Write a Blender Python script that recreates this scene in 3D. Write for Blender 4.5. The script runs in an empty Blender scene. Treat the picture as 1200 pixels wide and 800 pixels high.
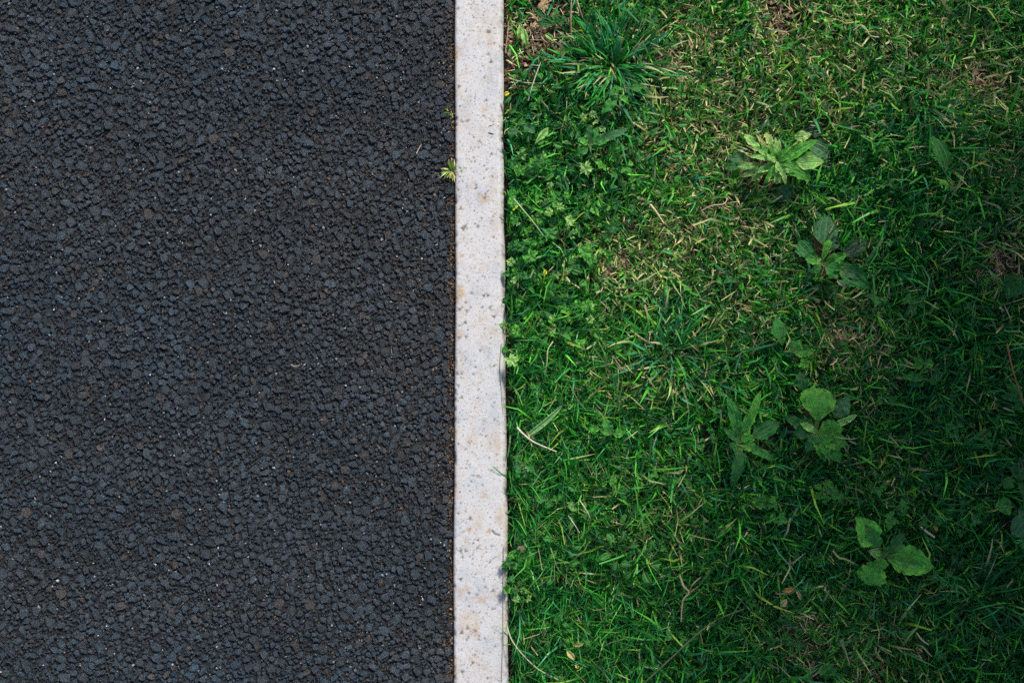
import bpy, bmesh, math, random
import numpy as np
from mathutils import Vector, Matrix, noise

R = math.radians
rng = np.random.default_rng(11)
rnd = random.Random(7)
scene = bpy.context.scene
col = scene.collection

# ------------------------------------------------------------------ camera
CAM_H, TILT = 1.45, R(3.0)
LENS = 36.0 * (CAM_H / math.cos(TILT)) / 1.2
cam_d = bpy.data.cameras.new("camera")
cam_d.lens, cam_d.sensor_width = LENS, 36.0
cam_d.clip_start, cam_d.clip_end = 0.05, 600.0
cam = bpy.data.objects.new("camera", cam_d)
cam.location = (0.0, -CAM_H * math.tan(TILT), CAM_H)
cam.rotation_euler = (TILT, 0, 0)
col.objects.link(cam)
scene.camera = cam
scene.render.resolution_x, scene.render.resolution_y = 1024, 682

# ------------------------------------------------------------------ sky, sun, exposure
SUN_EL, SUN_AZ = 40.0, 27.0           # degrees; azimuth clockwise from +Y (along the kerb, a little from the lawn side)
world = bpy.data.worlds.new("World")
scene.world = world
world.use_nodes = True
wn = world.node_tree.nodes
bg = wn["Background"]
sky = wn.new("ShaderNodeTexSky")
sky.sky_type = 'NISHITA'
sky.sun_disc = False
sky.sun_elevation = R(SUN_EL)
sky.sun_rotation = R(SUN_AZ)
sky.air_density, sky.dust_density, sky.ozone_density = 1.0, 2.5, 1.0
world.node_tree.links.new(sky.outputs[0], bg.inputs[0])
bg.inputs[1].default_value = 0.05
sun_d = bpy.data.lights.new("sun", 'SUN')
sun_d.energy, sun_d.angle, sun_d.color = 1.5, R(10), (1.0, 0.94, 0.86)
sun = bpy.data.objects.new("sun", sun_d)
sd = Vector((math.sin(R(SUN_AZ)) * math.cos(R(SUN_EL)), math.cos(R(SUN_AZ)) * math.cos(R(SUN_EL)), math.sin(R(SUN_EL))))
sun.rotation_euler = sd.to_track_quat('Z', 'Y').to_euler()
sun.location = sd * 5
col.objects.link(sun)
vs = scene.view_settings
vs.view_transform, vs.look, vs.gamma, vs.exposure = 'Standard', 'None', 1.0, 1.6
vs.use_curve_mapping = False
scene.cycles.max_bounces = 8
scene.cycles.use_denoising = False

# ------------------------------------------------------------------ helpers
def G(px, py, z=0.0):
    """Ground-plan point (m) under a place measured on the 1200 x 800 photograph."""
    f = LENS / 36.0 * 1200.0
    d = Vector(((px - 600) / f, (400 - py) / f, -1.0))
    d.rotate(cam.rotation_euler)
    t = (z - CAM_H) / d.z
    p = Vector(cam.location) + d * t
    return Vector((p.x, p.y, z))

def tag(o, label=None, cat=None, group=None, kind=None):
    if label: o["label"] = label
    if cat: o["category"] = cat
    if group: o["group"] = group
    if kind: o["kind"] = kind
    return o

def link(name, me, mat, parent=None):
    o = bpy.data.objects.new(name, me)
    if mat is not None and not me.materials: me.materials.append(mat)
    col.objects.link(o)
    o.parent = parent
    return o

def empty(name, loc):
    o = bpy.data.objects.new(name, None)
    o.empty_display_size = 0.01
    o.location = loc
    col.objects.link(o)
    return o

def np_mesh(name, V, F, smooth=False, cols=None, attrs=None):
    """V (n,3); F list of (k, m) index arrays; cols (n,3) point colour; attrs {name: (n,)}"""
    me = bpy.data.meshes.new(name)
    V = np.asarray(V, np.float32)
    if not isinstance(F, list): F = [F]
    idx = np.concatenate([f.reshape(-1) for f in F]).astype(np.int32)
    cnt = np.concatenate([np.full(len(f), f.shape[1], np.int32) for f in F])
    st = np.concatenate([[0], np.cumsum(cnt)[:-1]]).astype(np.int32)
    me.vertices.add(len(V)); me.vertices.foreach_set("co", V.reshape(-1))
    me.loops.add(len(idx)); me.loops.foreach_set("vertex_index", idx)
    me.polygons.add(len(cnt)); me.polygons.foreach_set("loop_start", st); me.polygons.foreach_set("loop_total", cnt)
    me.polygons.foreach_set("use_smooth", np.full(len(cnt), smooth, dtype=bool))
    if cols is not None:
        a = me.attributes.new("col", 'FLOAT_COLOR', 'POINT')
        c4 = np.ones((len(V), 4), np.float32); c4[:, :3] = cols
        a.data.foreach_set("color", c4.reshape(-1))
    for k, v in (attrs or {}).items():
        a = me.attributes.new(k, 'FLOAT', 'POINT')
        a.data.foreach_set("value", np.asarray(v, np.float32))
    me.update(calc_edges=True)
    return me

def grid_noise(x, y, scale, seed=0.0, octaves=3):
    """cheap smooth value noise, vectorised"""
    out = np.zeros_like(x, dtype=float); amp, tot = 1.0, 0.0
    for o in range(octaves):
        s = scale * 2 ** o
        gx, gy = x * s + seed * 17.3 + o * 31.7, y * s + seed * 9.1 + o * 11.9
        ix, iy = np.floor(gx), np.floor(gy)
        fx, fy = gx - ix, gy - iy
        fx, fy = fx * fx * (3 - 2 * fx), fy * fy * (3 - 2 * fy)
        def h(a, b):
            n = np.sin(a * 127.1 + b * 311.7 + seed * 74.7) * 43758.5453
            return n - np.floor(n)
        v = (h(ix, iy) * (1 - fx) + h(ix + 1, iy) * fx) * (1 - fy) + (h(ix, iy + 1) * (1 - fx) + h(ix + 1, iy + 1) * fx) * fy
        out += v * amp; tot += amp; amp *= 0.5
    return out / tot

def mat_new(name):
    m = bpy.data.materials.new(name); m.use_nodes = True
    nt = m.node_tree
    return m, nt, nt.nodes["Principled BSDF"]

def N(nt, typ, **kw):
    n = nt.nodes.new(typ)
    for k, v in kw.items(): setattr(n, k, v)
    return n

def noise_node(nt, scale, detail=4, rough=0.6):
    tc = nt.nodes.get("tc") or N(nt, "ShaderNodeNewGeometry", name="tc")
    n = N(nt, "ShaderNodeTexNoise"); n.inputs["Scale"].default_value = scale
    n.inputs["Detail"].default_value = detail; n.inputs["Roughness"].default_value = rough
    nt.links.new(tc.outputs["Position"], n.inputs["Vector"])
    return n

def ramp(nt, src, stops):
    r = N(nt, "ShaderNodeValToRGB")
    el = r.color_ramp.elements
    while len(el) < len(stops): el.new(0.5)
    for e, (p, c) in zip(el, stops):
        e.position = p; e.color = (*c, 1) if len(c) == 3 else c
    nt.links.new(src, r.inputs[0])
    return r

def mix(nt, fac, a, b, blend='MIX'):
    m = N(nt, "ShaderNodeMix", data_type='RGBA', blend_type=blend)
    for sock, v in ((m.inputs[0], fac), (m.inputs[6], a), (m.inputs[7], b)):
        if isinstance(v, bpy.types.NodeSocket): nt.links.new(v, sock)
        elif isinstance(v, tuple): sock.default_value = (*v, 1) if len(v) == 3 else v
        else: sock.default_value = v
    return m.outputs[2]

def bump(nt, bsdf, height, strength, dist):
    b = N(nt, "ShaderNodeBump"); b.inputs["Strength"].default_value = strength; b.inputs["Distance"].default_value = dist
    nt.links.new(height, b.inputs["Height"]); nt.links.new(b.outputs[0], bsdf.inputs["Normal"])
    return b

# ------------------------------------------------------------------ materials
def make_materials():
    M = {}
    # stones coated with bitumen
    m, nt, b = mat_new("bitumen_stone")
    at = N(nt, "ShaderNodeAttribute", attribute_name="col")
    n1 = noise_node(nt, 430, 6, 0.8); n2 = noise_node(nt, 1500, 3, 0.8)
    r1 = ramp(nt, n1.outputs[0], [(0.36, (0.30, 0.30, 0.30)), (0.50, (0.95, 0.95, 0.95)), (0.62, (1.7, 1.7, 1.7)), (0.72, (3.2, 3.2, 3.2))])
    r2 = ramp(nt, n2.outputs[0], [(0.32, (0.35, 0.35, 0.35)), (0.52, (1, 1, 1)), (0.64, (2.0, 2.0, 2.0)), (0.71, (6, 6.6, 7))])
    c = mix(nt, 1.0, mix(nt, 1.0, at.outputs[0], r1.outputs[0], 'MULTIPLY'), r2.outputs[0], 'MULTIPLY')
    nt.links.new(c, b.inputs["Base Color"])
    b.inputs["Roughness"].default_value = 0.30
    b.inputs["Specular IOR Level"].default_value = 0.6
    ad = N(nt, "ShaderNodeMath", operation='ADD'); nt.links.new(n1.outputs[0], ad.inputs[0])
    mu = N(nt, "ShaderNodeMath", operation='MULTIPLY'); mu.inputs[1].default_value = 0.35
    nt.links.new(n2.outputs[0], mu.inputs[0]); nt.links.new(mu.outputs[0], ad.inputs[1])
    bump(nt, b, ad.outputs[0], 1.0, 0.0030)
    M['stone'] = m
    # binder between the stones
    m, nt, b = mat_new("bitumen_binder")
    n1 = noise_node(nt, 420, 6, 0.7); n2 = noise_node(nt, 14, 3)
    r1 = ramp(nt, n1.outputs[0], [(0.3, (0.003, 0.004, 0.005)), (0.7, (0.020, 0.022, 0.026))])
    r2 = ramp(nt, n2.outputs[0], [(0.5, (0, 0, 0)), (0.75, (0.5, 0.5, 0.5))])
    nt.links.new(mix(nt, r2.outputs[0], r1.outputs[0], (0.022, 0.019, 0.017)), b.inputs["Base Color"])
    b.inputs["Roughness"].default_value = 0.6
    bump(nt, b, n1.outputs[0], 1.0, 0.003)
    M['binder'] = m
    # grit, soil crumbs, sand: colour per piece
    m, nt, b = mat_new("earth_grit")
    at = N(nt, "ShaderNodeAttribute", attribute_name="col")
    nt.links.new(at.outputs[0], b.inputs["Base Color"]); b.inputs["Roughness"].default_value = 0.9
    M['grit'] = m
    # concrete
    m, nt, b = mat_new("kerb_concrete")
    na = noise_node(nt, 26, 5, 0.7); nb = noise_node(nt, 520, 4, 0.8); nc = noise_node(nt, 70, 6, 0.8); nd = noise_node(nt, 380, 4, 0.7)
    base = ramp(nt, na.outputs[0], [(0.30, (0.42, 0.455, 0.505)), (0.46, (0.525, 0.535, 0.55)), (0.70, (0.575, 0.565, 0.55))])
    sp = ramp(nt, nb.outputs[0], [(0.30, (0.66, 0.62, 0.58)), (0.45, (0.98, 0.97, 0.96)), (0.72, (1.10, 1.10, 1.10))])
    c1 = mix(nt, 1.0, base.outputs[0], sp.outputs[0], 'MULTIPLY')
    st = ramp(nt, nc.outputs[0], [(0.52, (0, 0, 0)), (0.68, (0.6, 0.6, 0.6))])
    c2 = mix(nt, st.outputs[0], c1, (0.40, 0.31, 0.22))
    sd_ = ramp(nt, nd.outputs[0], [(0.585, (0, 0, 0)), (0.64, (0.85, 0.85, 0.85))])
    c3 = mix(nt, sd_.outputs[0], c2, (0.20, 0.14, 0.10))
    pit = N(nt, "ShaderNodeAttribute", attribute_name="pit")
    rust = N(nt, "ShaderNodeAttribute", attribute_name="rust")
    c4 = mix(nt, rust.outputs["Fac"], c3, (0.42, 0.26, 0.11))
    c5 = mix(nt, pit.outputs["Fac"], c4, (0.085, 0.06, 0.045))
    nt.links.new(c5, b.inputs["Base Color"]); b.inputs["Roughness"].default_value = 0.88
    bump(nt, b, nb.outputs[0], 0.35, 0.0008)
    M['concrete'] = m
    # soil
    m, nt, b = mat_new("garden_soil")
    n1 = noise_node(nt, 160, 6, 0.7); n2 = noise_node(nt, 12, 3)
    r1 = ramp(nt, n1.outputs[0], [(0.3, (0.012, 0.008, 0.005)), (0.7, (0.060, 0.038, 0.023))])
    r2 = ramp(nt, n2.outputs[0], [(0.45, (0, 0, 0)), (0.7, (0.35, 0.35, 0.35))])
    nt.links.new(mix(nt, r2.outputs[0], r1.outputs[0], (0.10, 0.064, 0.038)), b.inputs["Base Color"])
    b.inputs["Roughness"].default_value = 0.95
    bump(nt, b, n1.outputs[0], 0.8, 0.004)
    M['soil'] = m
    # far lawn and far asphalt beyond the built pieces
    m, nt, b = mat_new("far_ground")
    n1 = noise_node(nt, 120, 6, 0.75); n2 = noise_node(nt, 2.5, 4)
    r1 = ramp(nt, n1.outputs[0], [(0.3, (0.006, 0.022, 0.006)), (0.55, (0.02, 0.085, 0.016)), (0.75, (0.09, 0.15, 0.04))])
    r2 = ramp(nt, n2.outputs[0], [(0.45, (0, 0, 0)), (0.7, (0.4, 0.4, 0.4))])
    nt.links.new(mix(nt, r2.outputs[0], r1.outputs[0], (0.13, 0.10, 0.05)), b.inputs["Base Color"])
    b.inputs["Roughness"].default_value = 0.9
    bump(nt, b, n1.outputs[0], 1.0, 0.02)
    M['far'] = m
    # grass blades
    def leafy(name, rough, transl, veins=False):
        m, nt, b = mat_new(name)
        at = N(nt, "ShaderNodeAttribute", attribute_name="col")
        c = at.outputs[0]
        if veins:
            oi = N(nt, "ShaderNodeObjectInfo")
            n1 = noise_node(nt, 260, 4, 0.65)
            rr = ramp(nt, n1.outputs[0], [(0.34, (0.55, 0.62, 0.5)), (0.50, (1.1, 1.15, 1.0)), (0.66, (1.7, 1.55, 1.2))])
            c = mix(nt, 1.0, c, rr.outputs[0], 'MULTIPLY')
            v = N(nt, "ShaderNodeAttribute", attribute_name="vein")
            mul = N(nt, "ShaderNodeMath", operation='MULTIPLY'); mul.inputs[1].default_value = 0.7
            nt.links.new(v.outputs["Fac"], mul.inputs[0])
            c = mix(nt, mul.outputs[0], c, (0.20, 0.37, 0.12))
            n3 = noise_node(nt, 75, 3, 0.6)
            sp = ramp(nt, n3.outputs[0], [(0.66, (0, 0, 0)), (0.74, (0.75, 0.75, 0.75))])
            c = mix(nt, sp.outputs[0], c, (0.20, 0.16, 0.06))
            sub = N(nt, "ShaderNodeMath", operation='SUBTRACT'); nt.links.new(n1.outputs[0], sub.inputs[0]); nt.links.new(v.outputs["Fac"], sub.inputs[1])
            bump(nt, b, sub.outputs[0], 0.9, 0.0016)
        nt.links.new(c, b.inputs["Base Color"])
        b.inputs["Roughness"].default_value = rough
        b.inputs["Specular IOR Level"].default_value = 0.18 if veins else 0.3
        tr = N(nt, "ShaderNodeBsdfTranslucent")
        hs = N(nt, "ShaderNodeHueSaturation"); hs.inputs["Value"].default_value = 1.3; hs.inputs["Saturation"].default_value = 1.1
        nt.links.new(c, hs.inputs["Color"]); nt.links.new(hs.outputs[0], tr.inputs[0])
        ms = N(nt, "ShaderNodeMixShader"); ms.inputs[0].default_value = transl
        nt.links.new(b.outputs[0], ms.inputs[1]); nt.links.new(tr.outputs[0], ms.inputs[2])
        nt.links.new(ms.outputs[0], nt.nodes["Material Output"].inputs[0])
        return m
    M['grass'] = leafy("grass_blade", 0.38, 0.18)
    M['leaf'] = leafy("weed_leaf", 0.48, 0.22, True)
    M['dry'] = leafy("dry_straw", 0.65, 0.12)
    return M
M = make_materials()

# ------------------------------------------------------------------ levels and key lines (metres)
Z_ROAD, Z_KERB, Z_SOIL = 0.0, 0.005, -0.014
KL = (G(534.5, 0).x + G(531.5, 800).x) / 2        # kerb left edge
def kerb_left(y):  return KL + 0.0006 * np.sin(y * 9 + 1) + 0.0003 * np.sin(y * 31)
def kerb_right(y): # right arris; the stone is a touch wider towards the near end
    return -0.0088 + 0.0050 * np.clip((0.12 - y) / 0.5, -0.3, 1.3) + 0.0003 * np.sin(y * 23) + 0.0004 * np.sin(y * 61 + 2)

# ------------------------------------------------------------------ ground, road sheet, kerb
def plane_grid(x0, x1, y0, y1, nx, ny, zf):
    xs, ys = np.linspace(x0, x1, nx), np.linspace(y0, y1, ny)
    X, Y = np.meshgrid(xs, ys)
    Z = zf(X, Y)
    V = np.stack([X.ravel(), Y.ravel(), Z.ravel()], 1)
    a = (np.arange(ny - 1)[:, None] * nx + np.arange(nx - 1)[None, :]).ravel()
    F = np.stack([a, a + 1, a + 1 + nx, a + nx], 1)
    return V, F

V, F = plane_grid(-300, 300, -300, 300, 61, 61, lambda x, y: np.full_like(x, -0.06))
ground = link("ground", np_mesh("ground", V, F), M['far']); tag(ground, kind="structure")
V, F = plane_grid(-0.03, 2.6, -2.0, 2.0, 180, 260,
                  lambda x, y: Z_SOIL + 0.010 * (grid_noise(x, y, 22, 3, 4) - 0.5) + 0.006 * (grid_noise(x, y, 5, 5, 2) - 0.5))
soil = link("soil", np_mesh("soil", V, F, True), M['soil']); tag(soil, kind="structure")
V, F = plane_grid(-4.0, KL + 0.004, -4.0, 4.0, 90, 160, lambda x, y: -0.0030 + 0.0010 * (grid_noise(x, y, 30, 2, 2) - 0.5))
road = link("road", np_mesh("road", V, F, True), M['binder']); tag(road, kind="structure")

def build_kerb():
    ys = np.concatenate([np.arange(-1.3, -.46, .006), np.arange(-.46, .46, .0011), np.arange(.46, 1.3, .006)])
    ny = len(ys)
    top = np.linspace(0, 1, 49)
    xl, xr = kerb_left(ys), kerb_right(ys)
    ch = 0.0055                                        # chamfer on the lawn side
    prof = [("l", 0.0, -0.10), ("l", 0.0, -0.0035), ("l", 0.0006, -0.0014), ("l", 0.0020, -0.0003)]
    X, Z = [], []
    for _, dx, dz in prof: X.append(xl + dx); Z.append(np.full(ny, dz))
    for t in top:
        X.append((xl + 0.0032) * (1 - t) + (xr - ch - 0.0015) * t); Z.append(np.zeros(ny))
    for dx, dz in ((-ch, -0.0004), (-0.0030, -0.0030), (-0.0006, -0.0072), (0.0, -0.012), (0.0, -0.10)):
        X.append(xr + dx); Z.append(np.full(ny, dz))
    X, Z = np.array(X).T, np.array(Z).T
    nx = X.shape[1]
    Y = np.repeat(ys[:, None], nx, 1)
    x, y, z = X.ravel(), Y.ravel(), Z.ravel()
    up = np.clip((z + 0.02) / 0.012, 0, 1)
    z = z + up * (0.0006 * (grid_noise(x, y, 60, 4, 3) - 0.5) + 0.0014 * (grid_noise(x, y, 8, 6, 2) - 0.5))
    edge = np.maximum(np.exp(-((x - kerb_left(y)) / 0.0022) ** 2), np.exp(-((x - kerb_right(y)) / 0.004) ** 2))
    nib = grid_noise(x, y, 130, 8, 3)
    z = z - edge * np.clip(nib - 0.56, 0, 1) * 0.009
    grime = np.clip(grid_noise(x, y, 45, 18, 4) - .5, 0, 1) * 2
    el = np.exp(-((x - kerb_left(y)) / 0.006) ** 2)
    pit = np.clip(edge * np.clip(nib - 0.58, 0, 1) * 4, 0, 0.8); rust = np.clip(el * grime * 1.3, 0, .7) + np.clip(grid_noise(x, y * .4, 60, 28, 3) - .62, 0, 1) * 1.2
    w = 0.057
    r = np.random.default_rng(5)
    dips = []
    for i in range(3400):
        t = r.beta(1.0, 1.6) if r.random() < .6 else r.random()
        yy = r.uniform(-1.25, 1.25)
        if r.random() > .25 + 1.3 * max(0, float(grid_noise(np.array([t * .06]), np.array([yy]), 26, 33, 3)[0]) - .35): continue
        big = r.random() < .10
        dips.append((KL + 0.003 + t * (w - 0.010), yy, r.uniform(.0012, .0020) if big else r.uniform(.0005, .0011), r.uniform(.5, 1.0), 0))
    for (px, py, rr, dk) in ((541, 740, 2.0, 1), (540, 678, 2.0, .9), (550, 694, 1.7, .8), (540, 645, 2.2, .8), (542, 652, 1.8, .7), (557, 738, 1.6, .7), (549, 745, 1.6, .7),
                             (548, 735, 2.2, .7), (547, 748, 1.5, .8), (542, 786, 2.2, .8), (560, 266, 1.6, .9), (543, 269, 2.6, .85), (545, 266, 1.8, .9), (558, 221, 1.5, .95),
                             (558, 218, 1.2, .95), (570, 200, 1.4, .7), (538, 103, 1.8, .9), (537, 12, 1.6, .85), (570, 119, 1.6, .8), (568, 92, 1.4, .8), (547, 365, 2.2, .6),
                             (538, 363, 2.0, .7), (536, 438, 1.8, .9), (541, 438, 1.6, .8), (563, 411, 1.8, .7), (537, 452, 1.8, .7), (550, 545, 1.5, .5), (580, 756, 1.3, .8), (550, 158, 1.3, .6)):
        g = G(px, py); dips.append((g.x, g.y, rr / 1000, dk, 0))
    for (px, py, rr, dk) in ((550, 620, 3.2, .8), (539, 341, 5, .75), (541, 346, 4, .6), (573, 622, 2.5, .9), (569, 235, 5, .6), (540, 393, 4, .5), (538, 388, 3, .6), (541, 300, 3, .6),
                             (567, 130, 3, .5), (566, 232, 6, .45), (568, 780, 5, .3), (548, 688, 4, .45), (563, 702, 4, .45), (540, 692, 6, .4), (538, 60, 6, .3), (563, 40, 5, .3), (568, 580, 4, .5)):
        g = G(px, py); dips.append((g.x, g.y, rr / 1000, dk, 1))
    for (cx, cy, rr, dk, kind) in dips:
        j = np.where((np.abs(y - cy) < rr * 3) & (np.abs(x - cx) < rr * 3))[0]
        if not len(j): continue
        ang = np.arctan2(y[j] - cy, x[j] - cx)
        q = rr * (1 + 0.35 * np.sin(ang * 3 + cx * 9e3) + 0.2 * np.sin(ang * 5 + cy * 7e3))
        gsn = np.exp(-(((x[j] - cx) ** 2 + (y[j] - cy) ** 2) / q ** 2) ** 1.6)
        if kind: rust[j] = np.maximum(rust[j], gsn * dk)
        else:
            pit[j] = np.maximum(pit[j], gsn * dk); z[j] -= gsn * rr * 0.40 * up[j]
    # the chipped crack on the lawn side
    pts = [G(577, 621), G(580, 625), G(585, 626)]
    for a, b_ in zip(pts[:-1], pts[1:]):
        for t in np.linspace(0, 1, 6):
            c = a.lerp(b_, t)
            d2 = (x - c.x) ** 2 + (y - c.y) ** 2
            gsn = np.exp(-d2 / 0.0011 ** 2)
            z -= gsn * 0.0004; pit = np.maximum(pit, gsn * .95)
    a = (np.arange(ny - 1)[:, None] * nx + np.arange(nx - 1)[None, :]).ravel()
    F = np.stack([a, a + 1, a + 1 + nx, a + nx], 1)
    me = np_mesh("kerb", np.stack([x, y, z + Z_KERB], 1), F, True, attrs={"pit": pit, "rust": rust})
    k = link("kerb", me, M['concrete']); tag(k, kind="structure")
build_kerb()

# ------------------------------------------------------------------ asphalt stones
def hull_variant(npts, seed, flat):
    r = random.Random(seed)
    bm = bmesh.new()
    for i in range(npts):
        v = Vector((r.gauss(0, 1), r.gauss(0, 1), r.gauss(0, 1))).normalized() * r.uniform(.85, 1.1)
        v.x *= r.uniform(.95, 1.15)
        if v.z > flat: v.z = flat + (v.z - flat) * 0.30 + r.uniform(-.04, .04)
        bm.verts.new(v)
    res = bmesh.ops.convex_hull(bm, input=bm.verts)
    bmesh.ops.delete(bm, geom=[g for g in res['geom_interior'] if isinstance(g, bmesh.types.BMVert)], context='VERTS')
    bmesh.ops.triangulate(bm, faces=bm.faces[:])
    bmesh.ops.recalc_face_normals(bm, faces=bm.faces[:])
    bm.verts.index_update()
    V = np.array([v.co[:] for v in bm.verts]); F = np.array([[v.index for v in f.verts] for f in bm.faces])
    bm.free()
    return V, F
BIG = [hull_variant(rnd.randint(20, 30), 100 + i, 0.62) for i in range(20)]
SMALL = [hull_variant(9, 300 + i, 0.6) for i in range(12)]

def dart(x0, x1, y0, y1, radii_counts, over=0.82, seed=1, taken=None):
    r = random.Random(seed)
    cs = 0.012
    grid = {} if taken is None else taken
    out = []
    for rad_lo, rad_hi, tries in radii_counts:
        for _ in range(tries):
            x, y, rr = r.uniform(x0, x1), r.uniform(y0, y1), r.uniform(rad_lo, rad_hi)
            gx, gy = int(x // cs), int(y // cs)
            ok = True
            for i in (gx - 1, gx, gx + 1):
                for j in (gy - 1, gy, gy + 1):
                    for (a, b, c) in grid.get((i, j), ()):
                        if (a - x) ** 2 + (b - y) ** 2 < ((c + rr) * over) ** 2: ok = False; break
                    if not ok: break
                if not ok: break
            if ok:
                grid.setdefault((gx, gy), []).append((x, y, rr)); out.append((x, y, rr))
    return np.array(out), grid

def stone_colours(n, r, x, y, rad=None):
    rad = np.full(n, .005) if rad is None else rad
    base = np.array([0.025, 0.042, 0.059]) * np.exp(r.normal(0, .22, (n, 1))) * (.62 + .76 * grid_noise(x, y, 14, 22, 3))[:, None]
    warm = r.random(n) < 0.06
    base[warm] = np.array([0.050, 0.046, 0.046]) * np.exp(r.normal(0, .25, (warm.sum(), 1)))
    dusty = np.clip(1 - (KL - x) / 0.30, 0, 1) * grid_noise(x, y, 9, 3, 3) * 0.35
    base = base * (1 - dusty[:, None]) + np.array([0.095, 0.086, 0.078]) * dusty[:, None]
    worn = np.clip(grid_noise(x, y, 5, 41, 3) * 2.6 - 1.25, 0, 1)[:, None] * .28
    base = base * (1 - worn) + np.array([0.075, 0.068, 0.062]) * worn
    pale = (r.random(n) < np.where(rad < .0013, .045, .022)) & (rad < .0022)  # pale quartz; extra tiny pale pieces are painted glints
    base[pale] = np.array([0.30, 0.34, 0.36]) * r.uniform(.5, 1.6, (pale.sum(), 1))
    rusty = (r.random(n) < 0.008) & (rad < .0024)
    base[rusty] = np.array([0.17, 0.095, 0.05])
    return base

def assemble(variants, pos, scale, rotz, tilt, cols, name, mat, parent, r):
    Vs, Fs, Cs, off = [], [], [], 0
    pick = r.integers(0, len(variants), len(pos))
    for k, (V, F) in enumerate(variants):
        j = np.where(pick == k)[0]
        if not len(j): continue
        W = V[None] * scale[j][:, None, :]
        tx, ty = tilt[j, 0][:, None], tilt[j, 1][:, None]
        Z = W[..., 2] + W[..., 0] * tx + W[..., 1] * ty
        c, s = np.cos(rotz[j])[:, None], np.sin(rotz[j])[:, None]
        P = np.stack([W[..., 0] * c - W[..., 1] * s, W[..., 0] * s + W[..., 1] * c, Z], -1) + pos[j][:, None, :]
        n = V.shape[0]
        Fs.append((F[None] + (off + np.arange(len(j)) * n)[:, None, None]).reshape(-1, 3)); off += n * len(j)
        Vs.append(P.reshape(-1, 3)); Cs.append(np.repeat(cols[j], n, 0))
    o = link(name, np_mesh(name, np.concatenate(Vs), np.concatenate(Fs), False, np.concatenate(Cs)), mat, parent)
    return tag(o, kind="stuff")

def build_asphalt():
    x1 = KL - 0.0055
    core, grid = dart(-0.72, x1, -0.50, 0.50, [(.0052, .0074, 1500), (.0038, .0052, 7000), (.0026, .0038, 20000), (.0018, .0026, 60000), (.0012, .0018, 90000)], 0.78, 3)
    rim, _ = dart(-1.45, x1, -1.0, 1.0, [(.0045, .0070, 3000), (.0034, .0052, 14000)], 0.80, 4)
    rim = rim[(rim[:, 0] < -0.72) | (np.abs(rim[:, 1]) > 0.50)]
    r = np.random.default_rng(21)
    # the 300 stones that show largest are parts of the road
    vis = (core[:, 0] > -0.61) & (np.abs(core[:, 1]) < 0.41)
    order = np.argsort(-(core[:, 2] + (vis * 1.0)))
    big, rest = core[order[:300]], core[order[300:]]
    meshes = []
    cc = stone_colours(len(BIG), r, np.full(len(BIG), -.3), np.zeros(len(BIG)))
    for (V, F), c in zip(BIG, cc):
        me = np_mesh("stone", V, F, False, np.repeat(c[None], len(V), 0)); me.materials.append(M['stone']); meshes.append(me)
    for (x, y, rr) in big:
        o = bpy.data.objects.new("stone", meshes[r.integers(0, len(meshes))])
        o.scale = (rr * r.uniform(.9, 1.25), rr * r.uniform(.8, 1.05), rr * r.uniform(.7, .95))
        o.location = (x, y, -o.scale.z * 0.60 + r.normal(0, .0004))
        o.rotation_euler = (r.normal(0, .07), r.normal(0, .07), r.uniform(0, 6.28))
        o.parent = road
        col.objects.link(o)
    allr = np.concatenate([rest, rim])
    def lay(a, variants, name, zoff):
        n = len(a); rr = a[:, 2]
        sc = np.stack([rr * r.uniform(.9, 1.3, n), rr * r.uniform(.8, 1.08, n), rr * r.uniform(.65, 1.0, n)], 1)
        pos = np.stack([a[:, 0], a[:, 1], -sc[:, 2] * 0.62 + r.normal(0, .0006, n) + zoff], 1)
        assemble(variants, pos, sc, r.uniform(0, 6.28, n), r.normal(0, .22, (n, 2)), stone_colours(n, r, a[:, 0], a[:, 1], rr), name, M['stone'], road, r)
    lay(allr[allr[:, 2] > .0027], BIG, "aggregate", 0.0)
    fine = allr[allr[:, 2] <= .0027]
    lay(fine, SMALL, "fine_aggregate", -0.0002)
    # chips and crumbs of binder lying over and between the stones
    n = 19000
    a = np.stack([r.uniform(-.72, x1, n), r.uniform(-.5, .5, n), r.uniform(.0006, .0015, n)], 1)
    lay(a, SMALL, "chippings", 0.0004)
    # sand and dead bits in the joint against the kerb and in hollows
    n = 8200
    y = r.uniform(-.6, .6, n)
    x = kerb_left(y) - np.abs(r.normal(0, .0024 + .0045 * grid_noise(y, y * 0, 22, 4, 3), n)) - 0.0004
    far = r.random(n) < 0.55
    x[far] = KL - r.exponential(.10, far.sum()) - .004; 
    nz = grid_noise(x, y, 16, 9, 3)
    keep = ~far | (nz > 0.52)
    x, y, far = x[keep], y[keep], far[keep]; n = len(x)
    rr = r.uniform(.0005, .0014, n)
    pal = np.array([[.10, .055, .03], [.16, .09, .045], [.06, .035, .02], [.24, .17, .10], [.035, .022, .015]])
    cols = pal[r.integers(0, 5, n)] * r.uniform(.7, 1.3, (n, 1))
    sc = np.stack([rr * r.uniform(1, 1.8, n), rr, rr * .8], 1)
    z = np.where(far, r.uniform(-.0030, -.0002, n), r.uniform(-.0040, -.0004, n))
    assemble(SMALL, np.stack([x, y, z], 1), sc, r.uniform(0, 6.28, n), r.normal(0, .2, (n, 2)), cols, "sandy_grit", M['grit'], road, r)
build_asphalt()

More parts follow.
